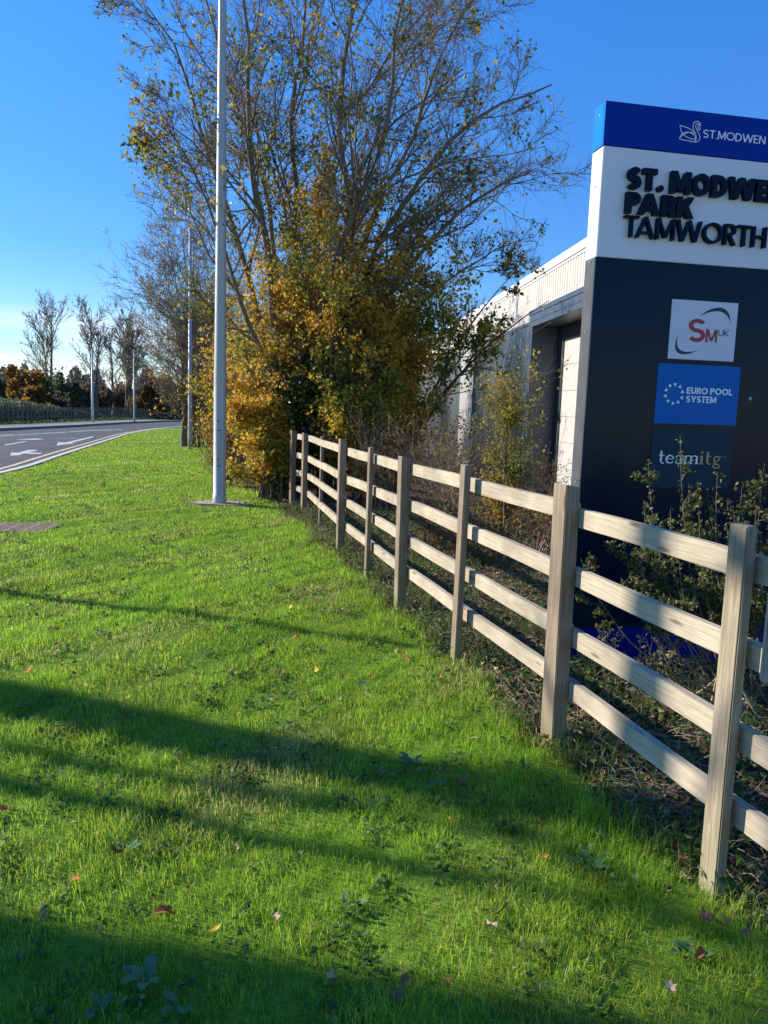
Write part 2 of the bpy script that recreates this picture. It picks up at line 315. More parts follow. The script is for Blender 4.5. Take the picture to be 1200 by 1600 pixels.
# ---------------------------------------------------------------- grass
def blades(rng, X, Y, hgt, wid, cols, lean=.5, z=None):
    n = len(X); P = np.stack([X, Y, ground_z(X, Y) if z is None else z], 1)
    a = rng.uniform(0, 2*PI, n); d = np.stack([np.cos(a), np.sin(a), np.zeros(n)], 1)
    a2 = a+PI/2+rng.normal(size=n)*.7; w = np.stack([np.cos(a2), np.sin(a2), np.zeros(n)], 1)
    h = hgt[:, None]; w = w*wid[:, None]*.5; ln = rng.uniform(.15, 1, (n, 1))*lean
    m = P+d*h*ln*.3+np.array([0, 0, 1])*h*.6; tp = P+d*h*ln+np.array([0, 0, 1])*h*(1-.35*ln)
    V = np.stack([P-w, P+w, m-w*.8, m+w*.8, tp], 1).reshape(-1, 3)
    i = np.arange(n)[:, None]*5
    return V, np.concatenate([i+[0, 1, 3], i+[0, 3, 2], i+[2, 3, 4]], 0), np.repeat(cols, 5, 0)
def make_grass():
    rng = np.random.default_rng(5); VV = []; FF = []; CC = []; n0 = 0
    GP = [(.21, .375, .03), (.30, .475, .035), (.42, .55, .055), (.12, .225, .03), (.55, .50, .18)]
    for y0, y1, dens, hh, ww in ((1.1, 2.6, 15000, .050, .0023), (2.6, 4.2, 12500, .048, .0027), (4.2, 7, 7500, .045, .0036), (7, 11, 3600, .042, .0052), (11, 17, 1700, .040, .008), (17, 28, 750, .042, .013), (28, 48, 260, .046, .024)):
        xl = -.56*y1-.4; xr = float(lawn_x(np.array(y0)))+.25 if y0 > 2 else 1.9
        n = int((xr-xl)*(y1-y0)*dens); X = rng.uniform(xl, xr, n); Y = rng.uniform(y0, y1, n)
        edge = lawn_x(Y)+rng.normal(size=n)*.07
        k = (X < edge) & (X > NK(Y)+.2) & (X > -.53*Y-.35)
        k &= ~((np.abs(X+4.48) < .43) & (np.abs(Y-9.2) < .33)); k &= ~((np.abs(X+2.52) < .36) & (np.abs(Y-11.9) < .2))
        k &= ~((X > .56*Y+.2))
        X, Y = X[k], Y[k]; n = len(X)
        P = np.stack([X, Y, X*0], 1); c1 = clump(P, 2.2, 1.); c2 = clump(P, 9., 2.); c3 = clump(P, .55, 4.)
        c4 = clump(P, 5., 7.); keep = rng.random(n) < .80+.45*c2+.2*c1; c4 = c4[keep]; X, Y, c1, c2, c3, P = X[keep], Y[keep], c1[keep], c2[keep], c3[keep], P[keep]; n = len(X)
        h = hh*.88*(1+.35*c1+.30*c2+.35*c4)*rng.uniform(.45, 1.35, n)
        # longer tufts near the fence
        fr = np.clip(1-(lawn_x(Y)-X)/.5, 0, 1); h *= 1+.9*fr*rng.random(n)
        cols = pal(rng, n, GP, [.22, .30, .25, .17, .06], P, 1.6, .25, 3.)*(1+.14*c3[:, None])*(1+.22*c4[:, None])
        V, F, Cc = blades(rng, X, Y, h, np.full(n, ww)*rng.uniform(.6, 1.3, n), cols, .95)
        VV.append(V); FF.append(F+n0); CC.append(Cc); n0 += len(V)
    me = mesh('grass', np.concatenate(VV), np.concatenate(FF), [M['grass']], cols=np.concatenate(CC))
    tag(obj('grass', me), 'short bright green mown grass of the roadside verge', 'grass', kind='stuff')
make_grass()
def lawn_weeds():
    rng = np.random.default_rng(77); k = 800; cy = 1.6+rng.random(k)**1.0*17; cx = rng.uniform(-.55, .35, k)*cy; m = 26
    X = np.repeat(cx, m)+rng.normal(size=k*m)*.035; Y = np.repeat(cy, m)+rng.normal(size=k*m)*.035; ok = (X < lawn_x(Y)) & (X > NK(Y)+.3) & ~((np.abs(X+4.48) < .5) & (np.abs(Y-9.2) < .4)); X, Y = X[ok], Y[ok]
    P = np.stack([X, Y, ground_z(X, Y)+rng.uniform(.008, .04, len(X))], 1); cols = pal(rng, len(P), [(.06, .13, .03), (.10, .20, .04), (.20, .30, .10), (.26, .24, .10)], [.35, .35, .2, .1], P, 3.)
    tag(obj('lawn_weeds', leaves(rng, P, rng.uniform(.012, .032, len(P)), cols, .8, .5, .2, 'lawn_weeds', M['leaf'])), 'patches of clover and small round leaved weeds growing through the lawn', 'weeds', kind='stuff')
lawn_weeds()
def make_weeds():
    """ground cover, litter and dead stems along both sides of the fence"""
    rng = np.random.default_rng(8)
    # broad low leaves
    n = 34000; Y = rng.uniform(1., 1., n); Y = 1.1+(rng.random(n)**1.6)*12; X = fence_x(Y)+rng.uniform(-.42, 3.0, n)*(rng.random(n)**.6)
    k = (X > lawn_x(Y)+rng.normal(size=n)*.05); X, Y = X[k], Y[k]; P = np.stack([X, Y, X*0], 1); c = clump(P, 2.6, .5)
    k = rng.random(len(X)) < .62+.5*c; X, Y, c, P = X[k], Y[k], c[k], P[k]; n = len(X)
    P[:, 2] = ground_z(X, Y)+rng.random(n)**1.7*(.10+.05*c)
    cols = pal(rng, n, [(.045, .10, .022), (.08, .15, .03), (.13, .19, .05), (.17, .18, .07)], [.35, .35, .2, .1], P, 3., .3)
    tag(obj('ground_cover', leaves(rng, P, rng.uniform(.018, .05, n), cols, .6, .45, .2, 'ground_cover', M['leaf'])), 'low leafy green weeds spreading under the wooden fence', 'weeds', kind='stuff')
    n = 16000; Y = 1.1+(rng.random(n)**1.5)*13; X = fence_x(Y)+rng.uniform(-.4, 3.5, n)*(rng.random(n)**.5)
    k = X > lawn_x(Y)+rng.normal(size=n)*.06; X, Y = X[k], Y[k]; n = len(X); P = np.stack([X, Y, ground_z(X, Y)+rng.random(n)*.03+.004], 1)
    cols = pal(rng, n, [(.13, .065, .03), (.24, .13, .06), (.34, .22, .12), (.075, .045, .03), (.42, .33, .2)], [.28, .24, .15, .25, .08])
    tag(obj('leaf_litter', leaves(rng, P, rng.uniform(.02, .06, n), cols, .6, .6, .35, 'leaf_litter', M['dead'])), 'brown leaf litter lying on the soil below the fence rails', 'leaf litter', kind='stuff')
    n = 9000; Y = 1.1+(rng.random(n)**1.5)*12; X = fence_x(Y)+rng.uniform(-.3, 3.4, n)*(rng.random(n)**.5)
    k = X > lawn_x(Y)+.05; X, Y = X[k], Y[k]; n = len(X); p = np.stack([X, Y, ground_z(X, Y)+.01+rng.random(n)*.05], 1)
    d = rvec(rng, n); d[:, 2] = np.abs(d[:, 2])*.35; d = nrm(d); Q = [p]; ln = rng.uniform(.015, .06, (n, 1))
    for i in range(3): d = nrm(d+rng.normal(size=(n, 3))*.25+[0, 0, -.12]); p = p+d*ln; Q.append(p)
    Q = np.stack(Q, 1); V, F = tubes(Q, np.tile([.0018, .0015, .0012, .0008], (n, 1))*rng.uniform(.6, 1.4, (n, 1)), 3)
    tag(obj('dead_stems', mesh('dead_stems', V, F, [M['twigpale']])), 'dry straw coloured stems tangled on the soil beneath the fence', 'dead stems', kind='stuff')
    # longer wild grass in tufts
    tx = rng.uniform(0, 1, 420); ty = 1.2+rng.random(420)**1.4*11; tx = lawn_x(ty)+.02+tx**1.5*2.4
    X = np.repeat(tx, 26)+rng.normal(size=420*26)*.03; Y = np.repeat(ty, 26)+rng.normal(size=420*26)*.03; n = len(X)
    cols = pal(rng, n, [(.09, .17, .03), (.14, .2, .05), (.3, .27, .13)], [.5, .35, .15])
    V, F, cc = blades(rng, X, Y, rng.uniform(.06, .17, n), np.full(n, .0035), cols, 1.)
    tag(obj('wild_grass', mesh('wild_grass', V, F, [M['grass']], cols=cc)), 'long ragged grass tufts growing along the foot of the fence', 'grass', kind='stuff')
make_weeds()
# ---------------------------------------------------------------- fence
DIR = math.atan2(.966, -.259)            # direction along the fence, from +X
def make_fence():
    root = empty('wooden_fence', (.84, 3.5, 0), 0, 'weathered post and rail timber fence with four rails beside the lawn', 'fence')
    rng = np.random.default_rng(3); base = np.array([.84, 3.5, 0])
    main = [1, 3, 5, 7, 9, 10]
    for i, (x, y) in enumerate(FP):
        if i == 0: continue
        j = min(i+1, len(FP)-1); k = i-1; d = FP[j]-FP[k]; a = math.atan2(d[1], d[0])-PI/2
        big = i in main; w, t = (.062, .036) if big else (.042, .020)     # half sizes: along fence, across
        h = [1.235, 1.225, 1.24, 1.235, 1.235, 1.22, 1.215, 1.22, 1.2, 1.19, 1.2][i]
        m = MB().box(-t, t, -w, w, -.3, h)
        if big:   # gently weathered sloping top
            m.V = [(X, Yy, Z-(.014 if (Z > 1 and X > 0) else 0)) for X, Yy, Z in m.V]
        mt = M['postend'] if i == 10 else (M['postpale'] if i in (1, 2) else M['post'])
        z = float(ground_z(np.array(x), np.array(y)))
        o = m.obj('post', mt, root, (x-base[0], y-base[1], z), (0, 0, a), bevel=.004)
        o.rotation_euler = (rng.normal()*.006, rng.normal()*.006, a+rng.normal()*.02)
    ends = [0, 1, 3, 5, 7, 9, 10]; zt = [1.105, .815, .543, .287]
    for q in range(len(ends)-1):
        A, B = FP[ends[q]], FP[ends[q+1]]; d = B-A; Ln = float(np.hypot(*d)); a = math.atan2(d[1], d[0])
        nx, ny = d[1]/Ln, -d[0]/Ln            # away from lawn
        for z in zt:
            j0 = rng.normal()*.006; j1 = rng.normal()*.006
            m = MB(); segs = 8
            # rail with slight waviness, length on local x
            off = .036+.019+.001
            V = []; 
            for s in range(segs+1):
                u = (s/segs-.5)*(Ln-.012); wv = .003*math.sin(s*1.3+q*2+z*9); bw = .0025*math.sin(s*.9+z*5+q)
                for (yy, zz) in ((-.019, -.0425), (.019, -.0425), (.019, .0425), (-.019, .0425)): V.append((u, yy+bw, zz+wv))
            F = [(0, 3, 2, 1), tuple(segs*4+c for c in range(4))]
            for s in range(segs):
                for c in range(4): F.append((s*4+c, s*4+(c+1) % 4, (s+1)*4+(c+1) % 4, (s+1)*4+c))
            m.poly(V, F)
            mid = (A+B)/2; o = m.obj('rail', M['rail'], root, (mid[0]+nx*off-base[0], mid[1]+ny*off-base[1], z+(j0+j1)/2), (0, 0, a), bevel=.0035)
            o.rotation_euler = (0, -(j1-j0)/Ln, a)
make_fence()
# ---------------------------------------------------------------- totem sign
def glossy(name, col, rough=.12, spec=.18):
    return mat(name, col, rough, spec)
M['royal'] = glossy('royal_blue_panel', (.0, .030, .30), .35, .1); M['sky'] = glossy('royal_blue_sunlit', (.0, .17, .62), .35)  # side plate: sunlit brightness put into the royal blue; front keeps its shaded tone
M['white'] = glossy('white_panel', (.72, .74, .76), .3)
M['navy'] = mat('navy_panel', (.0003, .014, .030), .18, .12)
M['sidegrey'] = mat('side_grey', (.065, .07, .075), .5, .3, metal=.0, var=.12, vscale=8)
M['deepblue'] = glossy('deep_blue_plinth', (.002, .012, .20), .3, .1)
M['letter'] = glossy('dark_lettering', (.002, .012, .03), .4, .08)
M['smpanel'] = mat('pale_panel', (.66, .68, .74), .35, .15); M['epanel'] = mat('blue_panel', (.0, .13, .44), .35, .1); M['tpanel'] = mat('teal_panel', (.004, .042, .062), .3, .1)
M['red'] = mat('red_print', (.42, .045, .05), .5); M['black'] = mat('black_print', (.018, .04, .06), .5); M['wprint'] = mat('white_print', (.86, .88, .90), .5); M['gold'] = mat('gold_print', (.60, .38, .14), .5)
SA = math.radians(79); SU = np.array([math.sin(SA), math.cos(SA)])
def text_mesh(body, size, bold=0., extr=.0, spacing=1., squash=1.):
    c = bpy.data.curves.new('t', 'FONT'); c.body = body; c.size = size; c.offset = bold; c.extrude = extr; c.space_character = spacing; c.resolution_u = 4
    o = bpy.data.objects.new('t', c); C.objects.link(o); bpy.context.view_layer.update()
    me = bpy.data.meshes.new_from_object(o.evaluated_get(bpy.context.evaluated_depsgraph_get())); bpy.data.objects.remove(o)
    return me
def fit(me, u0, u1, z0, z1, y, mt, thick=None, shear=0):
    """text mesh (xy plane) placed on the sign's face (local x = along, z = up, y towards back)"""
    V = np.zeros(len(me.vertices)*3); me.vertices.foreach_get('co', V); V = V.reshape(-1, 3)
    mn, mxx = V.min(0), V.max(0); W_ = V.copy()
    W_[:, 0] = u0+(V[:, 0]-mn[0])/(mxx[0]-mn[0])*(u1-u0); zz = z0+(V[:, 1]-mn[1])/(mxx[1]-mn[1])*(z1-z0)
    W_[:, 1] = y-V[:, 2]; W_[:, 2] = zz
    me.vertices.foreach_set('co', W_.ravel()); me.materials.clear(); me.materials.append(mt); me.update(); return me
def stroke(pts, w, closed=False, w1=None):
    """flat ribbon polygon in (u,z)"""
    P = np.array(pts, float); n = len(P); t = np.gradient(P, axis=0) if not closed else (np.roll(P, -1, 0)-np.roll(P, 1, 0)); t = t/np.linalg.norm(t, axis=1)[:, None]
    nn = np.stack([-t[:, 1], t[:, 0]], 1); ww = np.full(n, w/2.) if w1 is None else np.array(w1)/2
    return np.concatenate([P+nn*ww[:, None], P-nn*ww[:, None]]), [(i, (i+1) % n, n+(i+1) % n, n+i) for i in range(n if closed else n-1)]
class Flat:
    def __init__(s): s.V = []; s.F = []; s.n = 0; s.k = 0
    def add(s, vf):
        v, f = vf; s.k += 1; dy = -.00018*s.k
        s.V += [(p[0], dy, p[1]) for p in v]; s.F += [tuple(i+s.n for i in q) for q in f]; s.n += len(v)
    def poly(s, pts): s.add((pts, [tuple(range(len(pts)))]))
    def line(s, *pts, w=.004): s.add(stroke(pts, w))
    def arc(s, c, r, a0, a1, w, n=14, ry=None, w1=None):
        a = np.radians(np.linspace(a0, a1, n)); P = np.stack([c[0]+r*np.cos(a), c[1]+(ry or r)*np.sin(a)], 1); s.add(stroke(P, w, w1=w1))
    def obj(s, name, mt, parent, y):
        me = bpy.data.meshes.new(name); me.from_pydata(s.V, [], s.F); me.materials.append(mt); me.update(); return obj(name, me, parent, (0, y, 0))
def bez(p, n=14):
    p = np.array(p, float); out = []
    for i in range(0, len(p)-1, 3):
        a, b, c, d = p[i:i+4]; t = np.linspace(0, 1, n)[:, None]; q = a*(1-t)**3+3*b*t*(1-t)**2+3*c*t*t*(1-t)+d*t**3; out.append(q if i == 0 else q[1:])
    return np.concatenate(out)
def letters(word, w, u0, u1, z0, z1, depth):
    """geometric sans capitals as extruded pieces on the face y=0, facing -y"""
    P = []; x = 0.; h = w/2; sp = .09-.16*max(0, w-.13)
    def rect(a, b, c, d): P.append([(x+a, c), (x+b, c), (x+b, d), (x+a, d)])
    def para(xb, xt, ww, zb=0., zt=1.): P.append([(x+xb, zb), (x+xb+ww, zb), (x+xt+ww, zt), (x+xt, zt)])
    def rib(pts, closed=False):
        Q = np.array(pts, float); Q[:, 0] += x; n = len(Q); t = (np.roll(Q, -1, 0)-np.roll(Q, 1, 0)) if closed else np.gradient(Q, axis=0); t /= np.linalg.norm(t, axis=1)[:, None]+1e-9
        nn = np.stack([-t[:, 1], t[:, 0]], 1)*h; A, B = Q+nn, Q-nn
        for i in range(n if closed else n-1): j = (i+1) % n; P.append([tuple(B[i]), tuple(B[j]), tuple(A[j]), tuple(A[i])])
    def arc(cx, cz, rx, rz, a0, a1, n=16): a = np.radians(np.linspace(a0, a1, n)); return list(zip(cx+rx*np.cos(a), cz+rz*np.sin(a)))
    prev = ''
    for ch in word:
        x -= {'PA': .16, 'TA': .2, 'AM': .0, 'RK': .02}.get(prev+ch, 0); prev = ch
        if ch == ' ': x += .30; continue
        if ch == '.': rib(arc(h*.62+.0, h*.62, h*.31, h*.31, 0, 342, 12), True) if False else P.append([(x+h*1.1+h*1.1*math.cos(a), h*1.1+h*1.1*math.sin(a)) for a in np.linspace(0, 2*PI, 15)[:-1]]); W_ = 2.2*h
        elif ch == 'S':
            W_ = .60+w*.35; rx = W_/2-h; rz = (1-w)/4
            rib(arc(W_/2, 1-h-rz, rx, rz, 28, 270, 16)[:-1]+arc(W_/2, h+rz, rx, rz, 90, -152, 16))
        elif ch == 'T': W_ = .66+w*.3; rect(0, W_, 1-w*.93, 1); rect(W_/2-h, W_/2+h, 0, 1)
        elif ch == 'M':
            W_ = .78+w*1.0; t = w*1.15; P.append([(x, 0), (x+w, 0), (x+w, 1), (x, 1)]); P.append([(x+W_-w, 0), (x+W_, 0), (x+W_, 1), (x+W_-w, 1)])
            P.append([(x+W_/2-t*.45, .10), (x+W_/2+t*.45, .10), (x+t*1.0, 1), (x+.0, 1)]); P.append([(x+W_/2-t*.45, .10), (x+W_/2+t*.45, .10), (x+W_, 1), (x+W_-t*1.0, 1)])
        elif ch == 'O': W_ = .98; rib(arc(W_/2, .5, W_/2-h, .5-h, 0, 349, 32), True)
        elif ch == 'D': W_ = .70+w*.5; rect(0, w, 0, 1); rib([(h, h), (W_-.5, h)]+arc(W_-.5, .5, .5-h, .5-h, -84, 84, 18)+[(W_-.5, 1-h), (h, 1-h)])
        elif ch == 'W':
            W_ = 1.12+w*1.2; q = w*1.08; a1 = W_*.5-q*.5
            para(W_*.25-q*.55, 0, q); para(W_*.25-q*.45, a1, q); para(W_*.75-q*.55, a1, q); para(W_*.75-q*.45, W_-q, q)
        elif ch == 'E': W_ = .50+w*.45; rect(0, w, 0, 1); rect(0, W_, 0, w*.9); rect(0, W_, 1-w*.9, 1); rect(0, W_*.93, .5-w*.45, .5+w*.45)
        elif ch == 'N': W_ = .66+w*.8; rect(0, w, 0, 1); rect(W_-w, W_, 0, 1); para(W_-w*1.2, 0, w*1.2)
        elif ch in 'PR':
            W_ = .52+w*.6; rz = (.60-w)/2 if w > .2 else (.56-w)/2; cz = 1-h-rz; rect(0, w, 0, 1); rib([(h, cz-rz), (W_-rz-h, cz-rz)]+arc(W_-rz-h, cz, rz, rz, -84, 84, 14)+[(W_-rz-h, cz+rz), (h, cz+rz)])
            if ch == 'R': para(W_-w*.95, W_*.30, w*1.1, 0, cz-rz+h*.4)
        elif ch == 'A': W_ = .80+w*.9; q = w*1.08; para(0, W_/2-q/2, q); para(W_-q, W_/2-q/2, q); rect(W_*.24, W_*.76, .2, .2+w*.8)
        elif ch == 'K': W_ = .62+w*.8; rect(0, w, 0, 1); para(w*.5, W_-w*1.3, w*1.25, .36, 1); para(W_-w*1.2, w*.75, w*1.25, 0, .62)
        elif ch == 'H': W_ = .66+w*.5; rect(0, w, 0, 1); rect(W_-w, W_, 0, 1); rect(0, W_, .5-h, .5+h)
        elif ch == 'U': W_ = .74; rib([(h, 1), (h, .42)]+arc(W_/2, W_/2, W_/2-h, W_/2-h, 184, 356, 14)+[(W_-h, .42), (W_-h, 1)])
        elif ch == 'L': W_ = .46+w*.4; rect(0, w, 0, 1); rect(0, W_, 0, w)
        elif ch == 'Y': W_ = .70+w; rect(W_/2-h, W_/2+h, 0, .48); para(W_/2-w*.6, 0, w*1.2, .38, 1); para(W_/2-w*.6, W_-w*1.2, w*1.2, .38, 1)
        x += W_+sp
    tot = x-sp; m = MB(); e = .00006
    for i, q in enumerate(P):
        a = sum(q[j][0]*q[(j+1) % len(q)][1]-q[(j+1) % len(q)][0]*q[j][1] for j in range(len(q)))
        if a < 0: q = q[::-1]
        n = len(q); y = -depth-e*((i*7) % 17); U = [(u0+a_/tot*(u1-u0), z0+b_*(z1-z0)) for a_, b_ in q]
        m.poly([(a_, y, b_) for a_, b_ in U]+[(a_, 0., b_) for a_, b_ in U], [tuple(range(n))]+[(j, n+j, n+(j+1) % n, (j+1) % n) for j in range(n)])
    return m
def make_sign():
    ww, T = 1.47, .145
    root = empty('totem_sign', (1.20, 4.70, 0), PI/2-SA, 'tall navy and white totem sign with raised lettering behind the fence', 'sign')
    # bodies: side casing slightly behind the face panels
    b = .0035
    MB().box(0, ww, .0, T, 3.118, 3.362).obj('blue_header', M['royal'], root, bevel=b)
    MB().box(0.0, ww, .0, T, 2.494, 3.115).obj('white_panel', M['white'], root, bevel=b)
    MB().box(.0, ww, .012, T, -.3, 2.491).obj('side_casing', M['sidegrey'], root)
    MB().box(.001, ww-.001, .0, .0115, .236, 2.491).obj('navy_panel', M['navy'], root, bevel=.002)
    MB().box(-.001, ww+.001, -.004, .0112, -.3, .233).obj('plinth', M['deepblue'], root, bevel=.002)
    MB().box(-.0035, -.0002, .002, T-.002, 3.120, 3.360).obj('header_side_sunlit', M['sky'], root)  # thin added plate, sunlight on the header's side painted as lighter blue
    for z in (3.30, 2.9, 2.47, 2.06, 1.6, 1.15, .62): MB().box(-.006, .001, .068, .076, z, z+.008).obj('rivet', M['steel'], root)
    MB().box(-.004, 0, .012, T, 1.165, 1.171).obj('casing_joint', M['sidegrey'], root)
    m = MB(); m.lathe([(.012, 0), (.010, .006), (.004, .008)], 12); m.V = [(x, -z, y) for x, y, z in m.V]; m.obj('bolt', M['steel'], root, (1.102, 0, 1.702))
    # raised lettering
    for body, u0, u1, z0, z1, w in (('ST. MODWEN', .152, 1.185, 2.882, 3.006, .27), ('PARK', .152, .588, 2.746, 2.866, .27), ('TAMWORTH', .152, 1.09, 2.614, 2.735, .125)):
        letters(body, w, u0, u1, z0, z1, .032).obj('raised_letters', M['letter'], root)
    letters('ST.MODWEN', .13, .625, 1.04, 3.218, 3.264, .0005).obj('header_lettering', M['wprint'], root)
    # swan outline
    sw = Flat(); k = lambda x, y: ((x-368)/185*.139+.468, 3.305-(y-233)/205*.117)      # from logo drawing units
    def ln(P, w=.0042): sw.add(stroke(bez([k(*p) for p in P]), w))
    ln([(513, 437), (545, 437), (555, 400), (548, 375), (540, 345), (510, 310), (505, 280), (503, 250), (545, 245), (545, 285)])
    ln([(545, 285), (547, 300), (545, 312), (541, 320), (530, 305), (524, 290), (527, 280)])
    ln([(527, 280), (520, 268), (540, 258), (546, 282)], .0035)
    ln([(513, 437), (520, 410), (520, 380), (505, 350), (480, 300), (478, 270), (492, 248), (505, 228), (545, 232), (548, 270)])
    ln([(503, 345), (480, 320), (420, 300), (370, 294), (375, 320), (385, 355), (398, 372)])
    ln([(513, 415), (515, 350), (430, 330), (398, 372), (385, 388), (378, 405), (374, 425), (420, 432), (470, 436), (513, 437)])
    ln([(398, 372), (430, 400), (460, 415), (513, 412)], .0038); ln([(374, 425), (400, 350), (480, 335), (512, 360)], .0038)
    sw.obj('swan_emblem', M['wprint'], root, -.001)
    # tenant panels
    p1 = MB().box(.51, .958, -.004, -.0, 1.925, 2.279).obj('pale_tenant_panel', M['smpanel'], root, bevel=.0008)
    g = Flat(); g.add((lambda P: (np.concatenate([P[0], P[1][::-1]]), [tuple(range(2*len(P[0])))]))((bez([(.700, 2.185), (.76, 2.245), (.90, 2.30), (.915, 2.155)]), bez([(.700, 2.185), (.77, 2.228), (.88, 2.255), (.915, 2.155)]))))
    g.add((lambda P: (np.concatenate([P[0], P[1][::-1]]), [tuple(range(2*len(P[0])))]))((bez([(.568, 2.075), (.515, 1.95), (.60, 1.925), (.712, 1.985)]), bez([(.568, 2.075), (.545, 1.975), (.60, 1.950), (.712, 1.985)]))))
    g.obj('swoosh', M['black'], p1, -.0042)
    for t, a, m_, w in (('S', (.632, .75, 2.032, 2.172), 'red', .17), ('M', (.752, .832, 2.034, 2.114), 'red', .19), ('UK', (.838, .909, 2.076, 2.114), 'black', .11)):
        letters(t, w, *a, .0005).obj('print', M[m_], p1, (0, -.0042, 0))
    p2 = MB().box(.452, 1.015, -.004, -.0, 1.530, 1.895).obj('blue_tenant_panel', M['epanel'], root, bevel=.0008)
    for t, a in (('EURO POOL', (.657, .97, 1.717, 1.757)), ('SYSTEM', (.657, .863, 1.665, 1.705))): letters(t, .21, *a, .0005).obj('print', M['wprint'], p2, (0, -.0042, 0))
    g = Flat()
    for i in range(10):
        a = 2*PI*i/10+.25; c = np.array([.571+.058*math.cos(a), 1.713+.058*math.sin(a)]); r = .0145; b0 = a+PI/2+i*.9
        g.poly([(c[0]+r*math.cos(b0+q), c[1]+r*math.sin(b0+q)) for q in (0, 2*PI/3, 4*PI/3)])
    g.obj('triangle_ring', M['wprint'], p2, -.0045)
    p3 = MB().box(.450, 1.009, -.004, -.0, 1.133, 1.499).obj('teal_tenant_panel', M['tpanel'], root, bevel=.0008)
    # serif word drawn from strokes: x-height .052
    B0 = 1.284; xh = .052
    def serif_word(word, u, u1, mt, name):
        g = Flat(); s = .0105; th = .0048
        for ch in word:
            if ch == 't':
                g.line((u+.014, B0+.078), (u+.014, B0+.012), w=s); g.arc((u+.026, B0+.013), .012, 180, 300, th*1.3); g.line((u+.002, B0+xh-.002), (u+.033, B0+xh-.002), w=th); u += .040
            elif ch == 'e':
                g.arc((u+.023, B0+xh/2), .020, 5, 330, s*.8, ry=xh/2-.002, w1=np.concatenate([np.linspace(.005, .010, 7), np.linspace(.010, .004, 7)])); g.line((u+.004, B0+xh*.56), (u+.043, B0+xh*.56), w=th); u += .050
            elif ch == 'a':
                g.arc((u+.019, B0+xh*.70), .014, 0, 170, th*1.3, ry=.014); g.line((u+.033, B0+xh*.74), (u+.033, B0+.008), w=s); g.arc((u+.019, B0+.014), .015, 0, 360, th*1.4, ry=.014); g.line((u+.033, B0+.004), (u+.043, B0+.003), w=th); u += .047
            elif ch == 'm':
                for q in (0, .031, .062):
                    g.line((u+.009+q, B0+xh-.004), (u+.009+q, B0), w=s); g.line((u+q, B0+.002), (u+.020+q, B0+.002), w=th)
                g.line((u, B0+xh-.003), (u+.012, B0+xh-.003), w=th)
                for q in (.009, .040): g.arc((u+q+.0165, B0+xh*.66), .0155, 0, 170, th*1.3, ry=.0165)
                u += .086
            elif ch == 'i':
                g.line((u+.010, B0+xh), (u+.010, B0), w=s); g.line((u, B0+.002), (u+.021, B0+.002), w=th); g.line((u+.001, B0+xh-.002), (u+.012, B0+xh-.002), w=th); g.arc((u+.010, B0+.073), .003, 0, 360, .006); u += .026
            elif ch == 'g':
                g.arc((u+.020, B0+xh*.68), .014, 0, 360, th*1.5, ry=.015); g.arc((u+.021, B0-.012), .017, 0, 360, th*1.4, ry=.012); g.line((u+.010, B0+xh*.42), (u+.008, B0+.008), (u+.028, B0+.002), w=th*1.3); g.line((u+.032, B0+xh-.006), (u+.042, B0+xh-.001), w=th*1.3); u += .045
        k = (u1-g.V[0][0])/(u-g.V[0][0]); x0 = g.V[0][0]; g.V = [(x0+(v[0]-x0)*k, v[1], v[2]) for v in g.V]
        g.obj(name, M[mt], p3, -.0045)
    serif_word('team', .506, .782, 'wprint', 'print'); serif_word('itg', .790, .935, 'gold', 'print')
    obj('print', fit(text_mesh('TM', 1., 0), .945, .968, 1.327, 1.335, -.0046, M['gold']), p3)
make_sign()
# grey cabinet post cut by the right edge, in front of the rails
def side_board():
    r = empty('grey_notice_board', (*at(1215, 1075, 1.72)[:2], 0), -.25, 'plain grey metal board strapped to the fence at the right edge', 'board')
    p = at(1190, 1066, 1.72); q = at(1200, 950, 1.72); zb = p[2]; dx = p[0]-r.location.x
    MB().box(dx, .5, -.012, .012, zb, zb+.32).obj('board', mat('grey_board', (.22, .22, .24), .4, .5, var=.08), r, bevel=.002)
    c = np.array([[(dx+.002, -.014, zb+.14), (dx+.004, -.022, zb+.10), (dx+.012, -.02, zb+.05), (dx+.022, -.014, zb+.022)]]); V, F = tubes(c, np.full((1, 4), .0012), 4)
    obj('cable', mesh('cable', V, F, [M['dark']]), r)
side_board()
